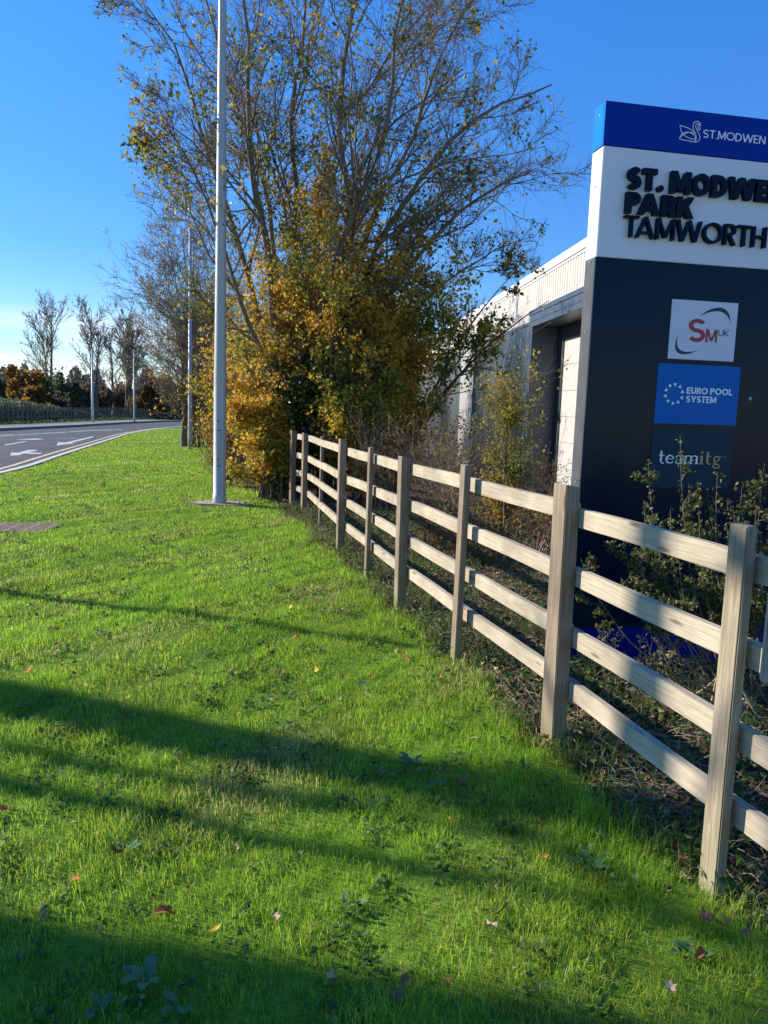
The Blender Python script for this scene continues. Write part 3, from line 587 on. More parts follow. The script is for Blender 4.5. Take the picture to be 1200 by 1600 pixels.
# ---------------------------------------------------------------- lamp posts
def lamp(px, py, height, r0, r1, label, Y=None, arm=True, door=True, group='street lighting columns', pos=None, amt=1.2, ang=PI):
    p = gz(px, py) if pos is None else np.array(pos); r = empty('street_lamp', tuple(p), 0, label, 'street lamp', group)
    m = MB(); a = .045*height
    m.lathe([(r0*1.08, -.2), (r0*1.08, .14), (r0*1.0, .145), (r0*.985, height*.2), (r0*.82, height*.24)] if not door else [(r0*1.10, -.2), (r0*1.08, .155), (r0*1.0, .165), (r0*.985, 2.0), (r0*.93, 2.3), (r1*1.15, height*.75), (r1, height)], 32)
    if not door: m = MB(); m.lathe([(r0*1.08, -.2), (r0*1.05, .5), (r0, .55), (r1, height)], 12)
    m.obj('pole', M['steel'], r, smooth=True)
    if door:
        d = MB()
        n = 10; a0 = -PI/2+.06
        for (z0, z1, da, rr) in ((.62, 1.16, .30, 1.012),):
            V = []; 
            for i in range(n+1):
                t = a0-da+2*da*i/n
                for z in (z0, z1): V.append((rr*r0*math.cos(t), rr*r0*math.sin(t), z))
            d.poly(V, [(2*i, 2*i+2, 2*i+3, 2*i+1) for i in range(n)])
        dd = d.obj('door', M['steel'], r)
        d2 = MB(); d2.poly([(rr_*math.cos(t), rr_*math.sin(t), z) for rr_ in (1.006*r0,) for t in np.linspace(a0-.33, a0+.33, 11) for z in (.605, 1.175)], [(2*i, 2*i+2, 2*i+3, 2*i+1) for i in range(10)]); d2.obj('door_seam', M['dark'], r)
        for z in (.70, 1.29): MB().box(-.009, .009, -r0*1.03, -r0*.97, z, z+.03).obj('lock', M['dark'], r)
    if arm:
        c = np.array([[(0, 0, height-.02), (0, 0, height+.08), (math.cos(ang)*amt*.3, math.sin(ang)*amt*.3, height+.12), (math.cos(ang)*amt, math.sin(ang)*amt, height+.13)]])
        V, F = tubes(c, np.full((1, 4), r1*.55), 10); obj('arm', mesh('arm', V, F, [M['steel']], smooth=True), r)
        h = MB().box(-.05, .55, -.12, .12, -.03, .05).obj('lantern', M['steel'], r, (math.cos(ang)*amt, math.sin(ang)*amt, height+.13), (0, 0, ang), bevel=.02)
        MB().box(.02, .50, -.09, .09, -.036, -.0305).obj('lens', M['wprint'], h)
    return r
l1 = lamp(343, 788, 10, .098, .048, 'tall grey steel street lamp standing on a concrete pad in the lawn')
pad = MB(); V = []; rg = np.random.default_rng(2)
pp = [(-.46, -.17), (-.30, -.24), (.15, -.27), (.50, -.22), (.45, .2), (.05, .27), (-.38, .24)]
pad.prism(pp, -.05, .028); tag(pad.obj('concrete_pad', M['concrete'], None, (l1.location.x+.03, l1.location.y+.03, 0), bevel=.006), 'rough concrete slab around the base of the nearest lamp column', 'concrete slab')
lamp(297, 703, 7.4, .075, .045, 'slim white street lamp half hidden by the autumn hedge', door=False, amt=.35)
lamp(145.5, 662, 5.0, .085, .05, 'distant lamp column beside the far fence, left of the pair', door=False, arm=False)
lamp(210, 661, 5.4, .07, .045, 'distant lamp column near the rust coloured tree, right of the pair', door=False, arm=False)
# ---------------------------------------------------------------- drain cover
def drain():
    r = empty('drain_cover', (-4.48, 9.2, .0), .12, 'rusty ribbed metal drain cover set in the grass', 'drain cover')
    z = -.012
    for bx in ((-.47, -.44, -.37, .37), (.44, .47, -.37, .37), (-.439, .439, -.37, -.34), (-.439, .439, .34, .37)): MB().box(*bx, -.06, z+.014).obj('frame', M['iron'], r, bevel=.004)
    m = MB()
    m.box(-.43, .43, -.33, .33, z-.02, z-.012)
    for i in range(10):
        y = -.32+i*.066; m.box(-.43, .43, y, y+.036, z-.0119, z+.016)
    for i in range(5):
        x = -.43+i*.208; m.box(x, x+.028, -.325, .325, z-.0118, z+.0162)
    m.obj('cover', M['iron'], r)
drain()
# ---------------------------------------------------------------- warehouse
def corr():
    m = mat('cream_cladding', (.60, .57, .50), .45, .4, metal=.0, var=.05, vscale=2); return m
M['cream'] = corr(); M['greyclad'] = mat('grey_cladding', (.052, .06, .067), .38, .5, var=.06, vscale=1.5); M['slate'] = mat('slate_blue_cladding', (.045, .065, .095), .4, .5, var=.08, vscale=1.5)
M['trim'] = mat('roof_trim', (.62, .61, .58), .4, .4); M['pil'] = mat('pale_pilaster', (.34, .335, .32), .5, .3, var=.05); M['doorw'] = mat('pale_door', (.50, .49, .46), .45, .4, var=.04); M['joint'] = mat('panel_joint', (.04, .05, .06), .6)
def warehouse():
    a = math.atan2(.083, .9966)
    r = empty('warehouse', (6.13, 0, -1.0), a, 'long grey and cream metal clad warehouse behind the hedge', 'building')
    Z = lambda z: z+1.0; B = lambda n, mt, *bx, **k: MB().box(*bx).obj(n, M[mt], r, **k)
    zr, zm = 5.70, 4.35; y0, y1 = 6., 75.
    # corrugated upper wall
    V = []; F = []; pitch = .2; n = int((y1-y0)/pitch); prof = [(0, 0), (.06, 0), (.09, -.028), (.17, -.028)]
    ys = []; xs = []
    for i in range(n):
        for dy, dx in prof: ys.append(y0+i*pitch+dy); xs.append(dx-.03)
    for x, y in zip(xs, ys): V += [(x, y, Z(zm)-.05), (x, y, Z(zr)-.2)]
    for i in range(len(xs)-1): F.append((2*i, 2*i+2, 2*i+3, 2*i+1))
    me = bpy.data.meshes.new('ribbed_wall'); me.from_pydata(V, [], F); me.materials.append(M['cream']); me.update(); obj('ribbed_wall', me, r)
    B('roof', 'greyclad', .0, 26, y0, y1, Z(zm)-.1, Z(zr)-.15)
    B('roof_trim', 'trim', -.10, .12, y0, y1, Z(zr)-.21, Z(zr)); B('roof_trim', 'trim', -.07, .1, y0, y1, Z(zr)-.28, Z(zr)-.212)
    B('far_wall', 'greyclad', .01, 26, 23.2, y1, 0, Z(zm)-.11)
    m = MB()
    for z0, z1 in ((0, zm+.0-.13), ): 
        for yy0, yy1 in ((23.1, 25.1), (25.11, 27.3), (27.31, 29.4), (29.41, 31.5), (34.4, 37), (37.01, 40), (40.01, 43), (43.01, 46.5), (46.51, 51)): B('wall_panel', 'greyclad', -.02, .01, yy0, yy1, 0, Z(zm)-.135)
    B('capping', 'greyclad', -.035, .02, 23.1, y1, Z(zm)-.13, Z(zm)+.0)
    B('pilaster', 'pil', -.12, .0, 31.5, 34.4, 0, Z(zm)-.02)
    B('pilaster', 'pil', -.12, .0, 51.2, 53.2, 0, Z(zm)-.02)
    # projecting portal with deep recess
    zt = 4.54; zb = 4.08; pr = -.18; e = 23.06
    B('portal_band', 'slate', pr, .9, 8, e, Z(4.235), Z(zt)-.13); B('portal_capping', 'slate', pr-.02, .9, 8, e+.01, Z(zt)-.12, Z(zt)); B('portal_band', 'slate', pr+.004, .9, 8, e, Z(zb), Z(4.225)); B('portal_joint', 'joint', pr+.02, .88, 8, e-.02, Z(4.20), Z(4.43))
    B('portal_jamb', 'slate', pr+.002, .9, e-.40, e, 0, Z(zb)-.004)
    m = MB(); [m.box(pr-.0, pr+.3, e-.40-.004, e-.399, 0, 0) for _ in ()]
    for yy in (19.9, 16.): B('portal_joint', 'joint', pr-.003, pr+.01, yy, yy+.02, Z(zb), Z(zt)-.13)
    for zz in (2.2, .25): B('portal_joint', 'joint', pr+.1, .88, e-.403, e-.398, Z(zz), Z(zz)+.02)
    B('door_surround', 'greyclad', .62, .9, 8, e-.402, Z(3.72), Z(zb)-.005)
    B('door_surround', 'greyclad', .62, .9, e-.85, e-.403, 0, Z(3.718))
    for i, (za, zb2) in enumerate(((3.0, 3.715), (2.28, 2.99), (1.56, 2.27), (.84, 1.55), (.12, .83), (-.95, .11))): B('door_panel', 'doorw', .66, .9, 8, e-.855, Z(za), Z(zb2))
    l = MB().lathe([(.05, 0), (.09, .1), (.09, .22), (.05, .25)], 12); l.obj('wall_lamp', M['steel'], r, (.58, 18.7, Z(1.25)), smooth=True)
warehouse()
# ---------------------------------------------------------------- trees
def curve_stems(rng, base, tips, n=10, wob=.02, up=.55, r0=.09, hx=.28):
    tips = np.array(tips, float); B = len(tips); base = np.array(base, float)
    b = base+rng.normal(size=(B, 3))*[.12, .12, 0]; t = np.linspace(0, 1, n)[None, :, None]
    c = b+(tips-b)*np.array([hx, hx, up]); P = b[:, None]*(1-t)**2+2*c[:, None]*t*(1-t)+tips[:, None]*t**2
    Ln = np.linalg.norm(tips-b, axis=1); W_ = np.cumsum(rng.normal(size=P.shape), 1)*wob*Ln[:, None, None]*.3; W_ *= t*(1.2-t)*1.5; P = P+W_
    R = r0*rng.uniform(.7, 1.15, (B, 1))*(1-.88*np.linspace(0, 1, n)[None])**1.0
    return P, R, Ln
def kids(rng, par, k, t=(.25, 1), ang=(25, 50), ratio=.5, n=5, up=.08, wob=.12, rr=.55, rmin=.002, grav=0.):
    P, R, Ln = par; B, n0 = P.shape[:2]; ix = np.repeat(np.arange(B), k); tt = rng.uniform(*t, len(ix)); f = tt*(n0-1)*.9999; i = f.astype(int); fr = (f-i)[:, None]
    pos = P[ix, i]*(1-fr)+P[ix, i+1]*fr; rad = R[ix, i]*(1-fr[:, 0])+R[ix, i+1]*fr[:, 0]; tan = nrm(P[ix, i+1]-P[ix, i])
    pp = nrm(np.cross(tan, rvec(rng, len(ix)))); a = np.radians(rng.uniform(*ang, len(ix)))[:, None]; d = tan*np.cos(a)+pp*np.sin(a)
    ln = Ln[ix]*ratio*(1.15-.65*tt)*rng.uniform(.6, 1.25, len(ix)); Q = [pos]; p = pos
    for s in range(n-1):
        d = nrm(d+rng.normal(size=d.shape)*wob+np.array([0, 0, up])); p = p+d*(ln/(n-1))[:, None]; Q.append(p)
    r = np.maximum(rad*rr, rmin)[:, None]*(1-.75*np.linspace(0, 1, n)[None]); r = np.maximum(r, rmin*.45)
    return np.stack(Q, 1), r, ln
def leafpos(rng, br, per, spread, keep=None):
    P, R, Ln = br; n = P.shape[1]; B = len(P); ix = np.repeat(np.arange(B), per); f = rng.uniform(.15, 1, len(ix))*(n-1)*.9999; i = f.astype(int); fr = (f-i)[:, None]
    q = P[ix, i]*(1-fr)+P[ix, i+1]*fr+rng.normal(size=(len(ix), 3))*spread
    if keep is not None: q = q[rng.random(len(q)) < keep(q)]
    return q
def mktree(name, label, cat, base, parts, leafsets, bark='bark', twig='twig', group=None):
    """parts: list of (branchset, sides, is_trunk)"""
    base = np.array(base, float); r = empty(name, tuple(base), 0, label, cat, group)
    for nm, flag, mt in (('trunk', True, bark), ('branches', False, twig)):
        tb = [tubes(b[0], b[1], k) for b, k, tr in parts if tr == flag]
        if tb: V, F = join(tb); obj(nm, mesh(nm, V-base, F, [M[mt]], smooth=True), r)
    for nm, rng, P, size, cols, asp, mt in leafsets:
        if len(P): obj(nm, leaves(rng, P-base, size, cols, asp, 0, .3, nm, M[mt]), r)
    return r
GOLD = [(.60, .32, .035), (.58, .40, .05), (.44, .38, .06), (.27, .28, .045), (.12, .16, .03)]
OLIVE = [(.52, .38, .04), (.38, .34, .045), (.25, .27, .04), (.15, .19, .035), (.08, .115, .025)]
def path_stems(rng, paths, n=16, wob=.012):
    """limbs through way points (px, py, depth), last value the base radius"""
    P = []; R_ = []
    for pts, r0 in paths:
        W_ = np.array([p if len(p) == 3 and isinstance(p, np.ndarray) else at(*p) for p in pts]); m = len(W_); t = np.linspace(0, m-1, n*3); Q = np.stack([np.interp(t, range(m), W_[:, k]) for k in range(3)], 1)
        for _ in range(14): Q[1:-1] = (Q[:-2]+Q[1:-1]*2+Q[2:])/4
        Q = Q[np.linspace(0, len(Q)-1, n).round().astype(int)]; L_ = np.linalg.norm(Q[-1]-Q[0]); e = np.cumsum(rng.normal(size=(n, 3)), 0)*wob*L_*.32; e -= np.linspace(0, 1, n)[:, None]*e[-1]; P.append(Q+e); R_.append(r0*(1-.86*np.linspace(0, 1, n)))
    P = np.array(P); return P, np.array(R_), np.linalg.norm(P[:, -1]-P[:, 0], axis=1)
def big_tree():
    rng = np.random.default_rng(21); base = gz(452, 770); base = np.array([base[0], 13.6, 0]); b0 = base
    J = lambda: base+rng.normal(size=3)*[.14, .14, 0]
    paths = [([J(), (470, 600, 13.5), (525, 420, 13.5), (550, 320, 13.6), (522, 220, 13.8), (535, 100, 14), (560, -60, 14), (570, -260, 14)], .10),
             ([J(), (500, 590, 13.4), (570, 420, 13.2), (650, 290, 13), (740, 190, 13), (862, 132, 13)], .085),
             ([J(), (520, 600, 13.8), (600, 470, 14.2), (690, 340, 14.4), (770, 290, 14.5), (838, 262, 14.6)], .07),
             ([J(), (470, 560, 14), (560, 380, 14.4), (640, 200, 14.6), (690, 60, 14.8), (780, -60, 15)], .08),
             ([J(), (440, 560, 13.5), (430, 380, 13.3), (395, 240, 13.3), (400, 80, 13.2), (360, -120, 13)], .09),
             ([J(), (430, 580, 14), (400, 400, 14.4), (330, 240, 14.6), (290, 110, 14.8), (230, 10, 15)], .075),
             ([J(), (450, 540, 14.2), (465, 350, 14.6), (450, 180, 14.8), (480, 20, 15), (460, -200, 15.2)], .08),
             ([J(), (480, 560, 13.4), (520, 380, 12.9), (600, 220, 12.6), (625, 60, 12.5), (660, -120, 12.4)], .075),
             ([J(), (435, 600, 13.2), (370, 430, 12.8), (320, 300, 12.8), (255, 190, 12.9)], .055),
             ([J(), (450, 560, 13.8), (420, 300, 14), (340, 100, 14.2), (300, -90, 14.3)], .065),
             ([J(), (500, 620, 14.4), (610, 520, 14.8), (700, 430, 14.8), (800, 380, 14.6)], .055),
             ([J(), (480, 500, 14.6), (500, 300, 15.2), (600, 100, 15.6), (720, 20, 15.8)], .06)]
    s = path_stems(rng, paths)
    a = kids(rng, s, 12, (.28, .97), (22, 52), .34, 9, .045, .15, .5, .009)
    b = kids(rng, a, 10, (.12, 1), (25, 58), .50, 7, .06, .17, .55, .0058)
    c = kids(rng, b, 10, (.1, 1), (28, 60), .56, 5, .08, .2, .6, .0045)
    def keep(q):
        z = q[:, 2]; x = q[:, 0]; cl = clump(q, 1.5, 1.3)
        d = np.interp(z, [2, 4.0, 5.0, 6.0, 7.5, 12], [1, 1, .75, .38, .24, .30])*np.interp(x, [-5, -1, 1.2, 2.4, 3.4], [.7, .9, .5, .22, .1]); return np.clip(d*(1+3.4*cl), 0, 1)*.52
    q = leafpos(rng, c, 7, .05, keep)
    cols = pal(rng, len(q), [(.44, .25, .04), (.38, .31, .05), (.24, .25, .045), (.13, .17, .035), (.07, .10, .028)], [.14, .24, .26, .22, .14], q, 1.5, .25, 2.)
    r = mktree('autumn_tree', 'large many stemmed tree losing its leaves, tallest beside the lamp', 'tree', base, [(s, 8, True), (a, 5, True), (b, 4, False), (c, 3, False)], [('crown', rng, q, rng.uniform(.045, .092, len(q)), cols, .7, 'leaf')], 'barkpale')
    # ivy sleeve round the lower stems
    n = 9000; t = rng.random(n)**.8; px = rng.normal(size=n); P = np.stack([base[0]+.20*px*(.7+.5*t)+.1+.35*t, base[1]-.45+rng.normal(size=n)*.18, t*2.3+rng.random(n)*.2], 1)
    cols = pal(rng, n, [(.02, .045, .012), (.035, .07, .016), (.06, .10, .03)], [.45, .38, .17])
    obj('ivy', leaves(rng, P-base, .075, cols, .8, 0, .15, 'ivy', M['ivy']), r)
    return r
big_tree()
def shrub_tree(name, label, cat, base, h, w, ns, palette, wts, seed, nleaf=6, size=.07, lean=(0, 0), low=.15, keepf=.8, k=1.1, lv=(10, 7, 4), bark='bark', twig='twig', group=None, depthw=None, r0=.03, topf=1.0, mt='leaf', spread=.06, asp=.7, up=.45, rmin=.0022):
    rng = np.random.default_rng(seed); base = np.array(base, float); base[2] = float(ground_z(base[0], base[1]))
    a = rng.uniform(0, 2*PI, ns); rr = np.sqrt(rng.random(ns)); dw = depthw or w
    hh = h*rng.uniform(.62, 1, ns)*(1-.28*rr*topf)
    tips = base+np.stack([rr*np.cos(a)*w+lean[0], rr*np.sin(a)*dw+lean[1], hh], 1)
    s = curve_stems(rng, base, tips, 9, .02, up, r0)
    b = kids(rng, s, lv[0], (low, .98), (25, 60), .38, 6, .06, .12, .6, rmin*1.3); c = kids(rng, b, lv[1], (.15, 1), (28, 60), .5, 5, .04, .15, .6, rmin)
    parts = [(s, 6, True), (b, 4, False), (c, 3, False)]; last = c
    if lv[2]: d = kids(rng, c, lv[2], (.2, 1), (30, 60), .5, 4, .04, .15, .6, rmin); parts.append((d, 3, False)); last = d
    q = leafpos(rng, last, nleaf, spread, lambda q: np.clip(keepf*(1+.9*clump(q, 1.9, seed)), 0, 1)) if nleaf else np.zeros((0, 3))
    q = q[q[:, 2] > base[2]+.05] if len(q) else q
    cols = pal(rng, len(q), palette, wts, q, k, .25, seed*.7) if len(q) else None
    return mktree(name, label, cat, base, parts, [('crown', rng, q, size, cols, asp, mt)] if len(q) else [], bark, twig, group)
G1 = 'golden hedge trees beyond the fence end'
shrub_tree('hedge_maple', 'bright orange and yellow leafed maple right behind the nearest lamp', 'tree', (-2.1, 13.9, 0), 4.6, .75, 14, GOLD, [.34, .30, .2, .10, .06], 31, 5, .072, group=G1, keepf=.5)
shrub_tree('hedge_maple', 'low golden maple bush touching the dark end post of the fence', 'shrub', (-1.9, 12.9, 0), 2.1, .5, 12, GOLD, [.32, .32, .22, .10, .04], 32, 7, .07, lv=(9, 6, 4), group=G1, keepf=.7)
shrub_tree('hedge_maple', 'tall olive and gold maple forming the middle of the hedge', 'tree', (-1.0, 13.4, 0), 6.2, 1.15, 18, GOLD, [.24, .28, .24, .16, .08], 33, 7, .074, group=G1, low=.25, keepf=.52)
shrub_tree('hedge_maple', 'dense olive green maple behind the first fence bays', 'tree', (-.1, 14.2, 0), 5.2, 1.15, 17, GOLD, [.28, .30, .24, .12, .06], 34, 7, .074, group=G1, keepf=.48)
shrub_tree('hedge_maple', 'dark green spreading maple with branches reaching towards the warehouse', 'tree', (.0, 15.4, 0), 3.9, .7, 12, OLIVE, [.22, .28, .24, .16, .10], 35, 5, .08, lean=(.05, 0), group=G1, keepf=.42)
shrub_tree('hedge_maple', 'yellow green maple bush in front of the tall hedge', 'shrub', (-.40, 13.0, 0), 3.2, .85, 15, OLIVE, [.36, .32, .2, .08, .04], 36, 7, .07, group=G1, keepf=.66)
shrub_tree('hedge_maple', 'slim gold tree standing tallest in the leafy part of the hedge', 'tree', (-1.5, 15.0, 0), 6.4, .9, 13, GOLD, [.22, .28, .24, .16, .10], 37, 3, .078, group=G1, keepf=.4)
# low horizontal limb with leaves crossing the warehouse roofline
def limb():
    rng = np.random.default_rng(41); base = at(560, 640, 14.4); tips = [at(858, 468, 13.6), at(815, 492, 13.9), at(765, 512, 13.5), at(720, 430, 14.3), at(800, 430, 14)]
    b0 = np.array([.1, 14.5, float(ground_z(.1, 14.5))]); s = curve_stems(rng, b0, tips, 12, .015, .62, .05)
    b = kids(rng, s, 11, (.35, 1), (20, 50), .22, 6, .03, .12, .6, .005); c = kids(rng, b, 7, (.15, 1), (25, 55), .5, 4, .02, .15, .6, .004)
    q = leafpos(rng, c, 7, .05, lambda q: np.clip(.75*(1+1.1*clump(q, 2.4, .6)), 0, 1)); cols = pal(rng, len(q), OLIVE, [.12, .2, .25, .25, .18], q, 1.5)
    mktree('leaning_maple', 'dark leafed maple leaning right across the warehouse roofline', 'tree', b0, [(s, 6, True), (b, 4, False), (c, 3, False)], [('crown', rng, q, .08, cols, .75, 'leaf')])
limb()
# hedge line further along the verge
G2 = 'thin twiggy trees of the hedge along the verge'
shrub_tree('bare_tree', 'leafless grey twigged tree leaning over the road left of the lamp', 'tree', (-6.9, 28, 0), 10.6, 1.9, 18, GOLD, [.3, .3, .2, .1, .1], 51, 1, .07, lean=(-1.0, 0), lv=(13, 8, 5), keepf=.32, group=G2, rmin=.0085, twig='twiggrey')
shrub_tree('orange_shrub', 'orange leafed shrub in front of the slim lamp column', 'shrub', (-3.75, 18.4, 0), 3.8, .5, 11, GOLD, [.42, .3, .16, .08, .04], 52, 2, .08, lv=(10, 7, 4), keepf=.45, rmin=.005, group=G2, twig='twigred')
shrub_tree('orange_shrub', 'loose yellow shrub overhanging the grass furthest along the verge', 'shrub', (-6.6, 29., 0), 4.0, 1.3, 12, GOLD, [.4, .32, .16, .08, .04], 53, 2, .13, lv=(8, 6, 4), keepf=.6, group=G2, twig='twigred')
shrub_tree('orange_shrub', 'golden shrub standing between the two nearer lamp columns', 'shrub', (-3.1, 15.8, 0), 4.2, .7, 12, GOLD, [.3, .3, .22, .12, .06], 54, 3, .075, lv=(10, 7, 4), keepf=.5, rmin=.0045, group=G2)
shrub_tree('bare_shrub', 'low reddish brown bare shrub beside the base of the nearest lamp', 'shrub', (-3.0, 14.9, 0), 1.9, 1.05, 22, GOLD, [.5, .5, 0, 0, 0], 55, 1, .05, lv=(9, 6, 0), keepf=.25, group=G2, twig='twigred', r0=.012, up=.3)
shrub_tree('bare_shrub', 'low tangled bare shrub around the foot of the slim lamp', 'shrub', (-6.4, 28.2, 0), 2.8, 1.3, 20, GOLD, [.5, .5, 0, 0, 0], 56, 1, .06, lv=(9, 6, 0), keepf=.4, group=G2, twig='twigred', r0=.014, up=.3, rmin=.003)
shrub_tree('bare_tree', 'second bare hedge tree, taller and further off with amber leaf tufts', 'tree', (-6.2, 31, 0), 9.6, 1.9, 12, GOLD, [.3, .3, .2, .1, .1], 57, 2, .11, lean=(-.2, 0), lv=(11, 7, 5), keepf=.15, group=G2, rmin=.008, twig='twiggrey')
shrub_tree('birch_tree', 'white barked birch trunk at the edge of the grass', 'tree', (*gz(290, 697)[:2], 0), 6.5, .9, 3, GOLD, [.4, .3, .2, .1, 0], 58, 3, .11, lv=(12, 8, 4), keepf=.4, group=G2, r0=.12, bark='barkpale', up=.6, rmin=.004)
# trees behind, between hedge and warehouse
G3 = 'bare trees between hedge and warehouse'
for i, (x, y, h, w, lab) in enumerate(((-1.9, 21, 8.5, 2.0, 'slender bare tree rising behind the golden hedge, nearest of the back row'), (-.8, 27, 9, 2.2, 'bare tree in the back row beside the middle of the warehouse wall'), (-2.8, 33, 9, 2.4, 'bare tree in the back row further towards the road bend'), (-1.2, 40, 9, 2.6, 'farthest bare tree in the row shading the warehouse'))):
    shrub_tree('bare_tree', lab, 'tree', (x, y, 0), h, w*.85, 15, OLIVE, [.3, .3, .2, .1, .1], 60+i, 1, .11, lv=(11, 8, 4), keepf=.2, group=G3, rmin=.010, twig='twiggrey', r0=.07)
G4 = 'leafless shrubs behind the fence rails'
for i, (x, y, h, w, lab) in enumerate(((.9, 10.6, 1.9, 1.1, 'tangled leafless shrub behind the third fence bay'), (.1, 11.9, 2.0, 1.1, 'twiggy shrub with a few yellow leaves behind the far fence posts'), (1.0, 11.6, 1.9, 1.0, 'pale stemmed bare shrub in front of the warehouse pilaster'), (1.9, 9., 1.0, .9, 'low brown bramble thicket behind the middle fence rails'), (.85, 8.1, .8, .8, 'low dry bramble thicket just behind the fourth fence post'))):
    shrub_tree('bramble', lab, 'shrub', (x, y, 0), h, w, 24, [(.26, .18, .05), (.14, .13, .035), (.12, .07, .03)], [.35, .35, .3], 70+i, 2, .045, lv=(8, 6, 0), keepf=.5, group=G4, twig='twigpale' if i in (0, 2) else 'twig', bark='twigpale', r0=.010, up=.5)
# small feathered tree between fence and warehouse
shrub_tree('young_tree', 'small bushy young tree with olive gold leaves before the warehouse recess', 'tree', (1.27, 8.0, 0), 2.45, .10, 9, [(.52, .29, .03), (.42, .33, .04), (.27, .27, .04), (.15, .18, .03)], [.28, .30, .26, .16], 81, 6, .030, lv=(10, 6, 4), low=.42, keepf=.62, group=None, r0=.018, spread=.035, topf=2.0, up=.6)
shrub_tree('sapling', 'thin upright sapling with a few leaves against the grey wall', 'tree', (1.62, 9.4, 0), 3.6, .22, 3, OLIVE, [.3, .3, .2, .1, .1], 82, 2, .05, lv=(7, 4, 0), keepf=.7, r0=.014, up=.6)
shrub_tree('berry_shrub', 'red twigged shrub at the foot of the pale warehouse door', 'shrub', (1.9, 8.2, 0), 1.55, .30, 12, [(.30, .03, .02), (.12, .08, .03)], [.55, .45], 83, 2, .022, lv=(6, 4, 0), keepf=.8, twig='twigred', r0=.007)
# small leaved evergreen shrub in front of the sign
def cotoneaster():
    rng = np.random.default_rng(91); base = np.array([2.02, 4.02, 0.])
    tp = [(1062, 684, 4.2), (1012, 722, 4.2), (1124, 742, 4.1), (1196, 726, 4.05), (1215, 700, 4.2), (1180, 790, 4.0), (905, 872, 4.1), (975, 845, 4.2), (1010, 790, 4.3), (1090, 790, 3.9), (1150, 800, 4.0), (1240, 790, 3.9), (1010, 930, 3.8), (1060, 880, 3.8), (1130, 900, 3.75), (1200, 870, 3.8), (1270, 850, 3.9), (932, 982, 4.1), (1160, 755, 4.2), (1000, 860, 4.1), (1120, 850, 4.1), (1230, 900, 3.8), (1050, 800, 4.1)]
    tips = np.array([at(*t) for t in tp]); s = curve_stems(rng, base, tips, 14, .02, .32, .007, .85)
    b = kids(rng, s, 14, (.3, .93), (35, 65), .15, 5, .06, .14, .6, .0013); c = kids(rng, b, 3, (.2, 1), (35, 60), .5, 4, .03, .15, .6, .001)
    q = np.concatenate([leafpos(rng, s, 120, .014), leafpos(rng, b, 16, .012), leafpos(rng, c, 7, .012)]); q = q[(q[:, 2] > .42) | (rng.random(len(q)) < .15)]; q = q[rng.random(len(q)) < .9]
    cols = pal(rng, len(q), [(.07, .10, .025), (.11, .14, .04), (.20, .20, .09), (.34, .28, .10)], [.38, .32, .2, .10])
    mktree('evergreen_shrub', 'small leaved evergreen shrub with upright sprigs in front of the sign', 'shrub', base, [(s, 4, True), (b, 3, False), (c, 3, False)], [('foliage', rng, q, .026, cols, .72, 'leaf')], 'twigpale', 'twigpale')
cotoneaster()
# ---------------------------------------------------------------- trees across the road that throw the shadows on the lawn
G5 = 'roadside trees outside the picture'
def shade(cx, cy, t, h, r0, seed, lab, lean=0., w=.35, lv=(3, 3, 0), nl=0, low=.75, ns=2):
    b = np.array([cx, cy])+sd[:2]/np.hypot(*sd[:2])*t
    shrub_tree('roadside_tree', lab, 'tree', (b[0], b[1], 0), h, w, ns, OLIVE, [.2]*5, seed, nl, .1, lean=(0, lean*h), lv=lv, low=low, r0=r0, group=G5, rmin=.012, up=.5, topf=.3)
shade(-.9, 3.42, 10.5, 9, .42, 101, 'stout bare tree on the verge, left of the picture', 0.)
shade(-.5, .50, 9.6, 9, .60, 102, 'thickest bare tree on the verge beside the camera', .22)
shade(-.6, 2.44, 9.6, 9, .14, 103, 'slim young bare tree on the verge', .05, .2)
lamp(0, 0, 9, .06, .05, 'street lamp on the verge to the left of the picture', door=False, pos=tuple(np.append(np.array([-.9, 5.32])+sd[:2]/np.hypot(*sd[:2])*9.5, 0)))
# ---------------------------------------------------------------- far side of the road
G6 = 'tall bare trees across the road'
def far_bare(px, ytop, ybase, Y, w, ns, seed, lab, lv=(16, 9, 6), r0=.2, rm=.022):
    rng = np.random.default_rng(seed); p = at(px, ybase, Y); h = at(px, ytop-6, Y)[2]-float(ground_z(p[0], p[1])); base = np.array([p[0], p[1], float(ground_z(p[0], p[1]))])
    tips = base+np.stack([rng.normal(size=ns)*w*.28, rng.normal(size=ns)*w*.3, h*np.linspace(1, .80, ns)], 1); tips[0, :2] = base[:2]+rng.normal(size=2)*.3
    s = curve_stems(rng, base, tips, 12, .012, .5, r0); s[0][:, 0] = base+rng.normal(size=(ns, 3))*[.12, .12, 0]
    a = kids(rng, s, lv[0], (.28, .96), (24, 48), .42*w/2.2*(8/h)**.3, 7, .10, .09, .45, rm*2); b = kids(rng, a, lv[1], (.2, 1), (25, 48), .45, 5, .10, .12, .5, rm*1.2); c = kids(rng, b, lv[2], (.2, 1), (25, 50), .5, 4, .10, .12, .6, rm)
    mktree('bare_tree', lab, 'tree', base, [(s, 6, True), (a, 4, False), (b, 3, False), (c, 3, False)], [], 'bark', 'twiggrey', G6)
far_bare(80, 485, 650, 80, 2.6, 2, 111, 'leftmost tall bare tree on the horizon, rising from dark bushes')
far_bare(146, 490, 650, 76, 2.3, 2, 112, 'tall bare tree directly behind the left distant lamp column')
far_bare(176, 522, 650, 84, 1.3, 1, 113, 'slim bare tree left of the densest tall crown')
far_bare(201, 500, 650, 80, 2.0, 5, 114, 'densest tall bare tree behind the right distant lamp column')
far_bare(226, 560, 650, 92, 2.2, 2, 115, 'lower bare tree right behind the rust coloured tree')
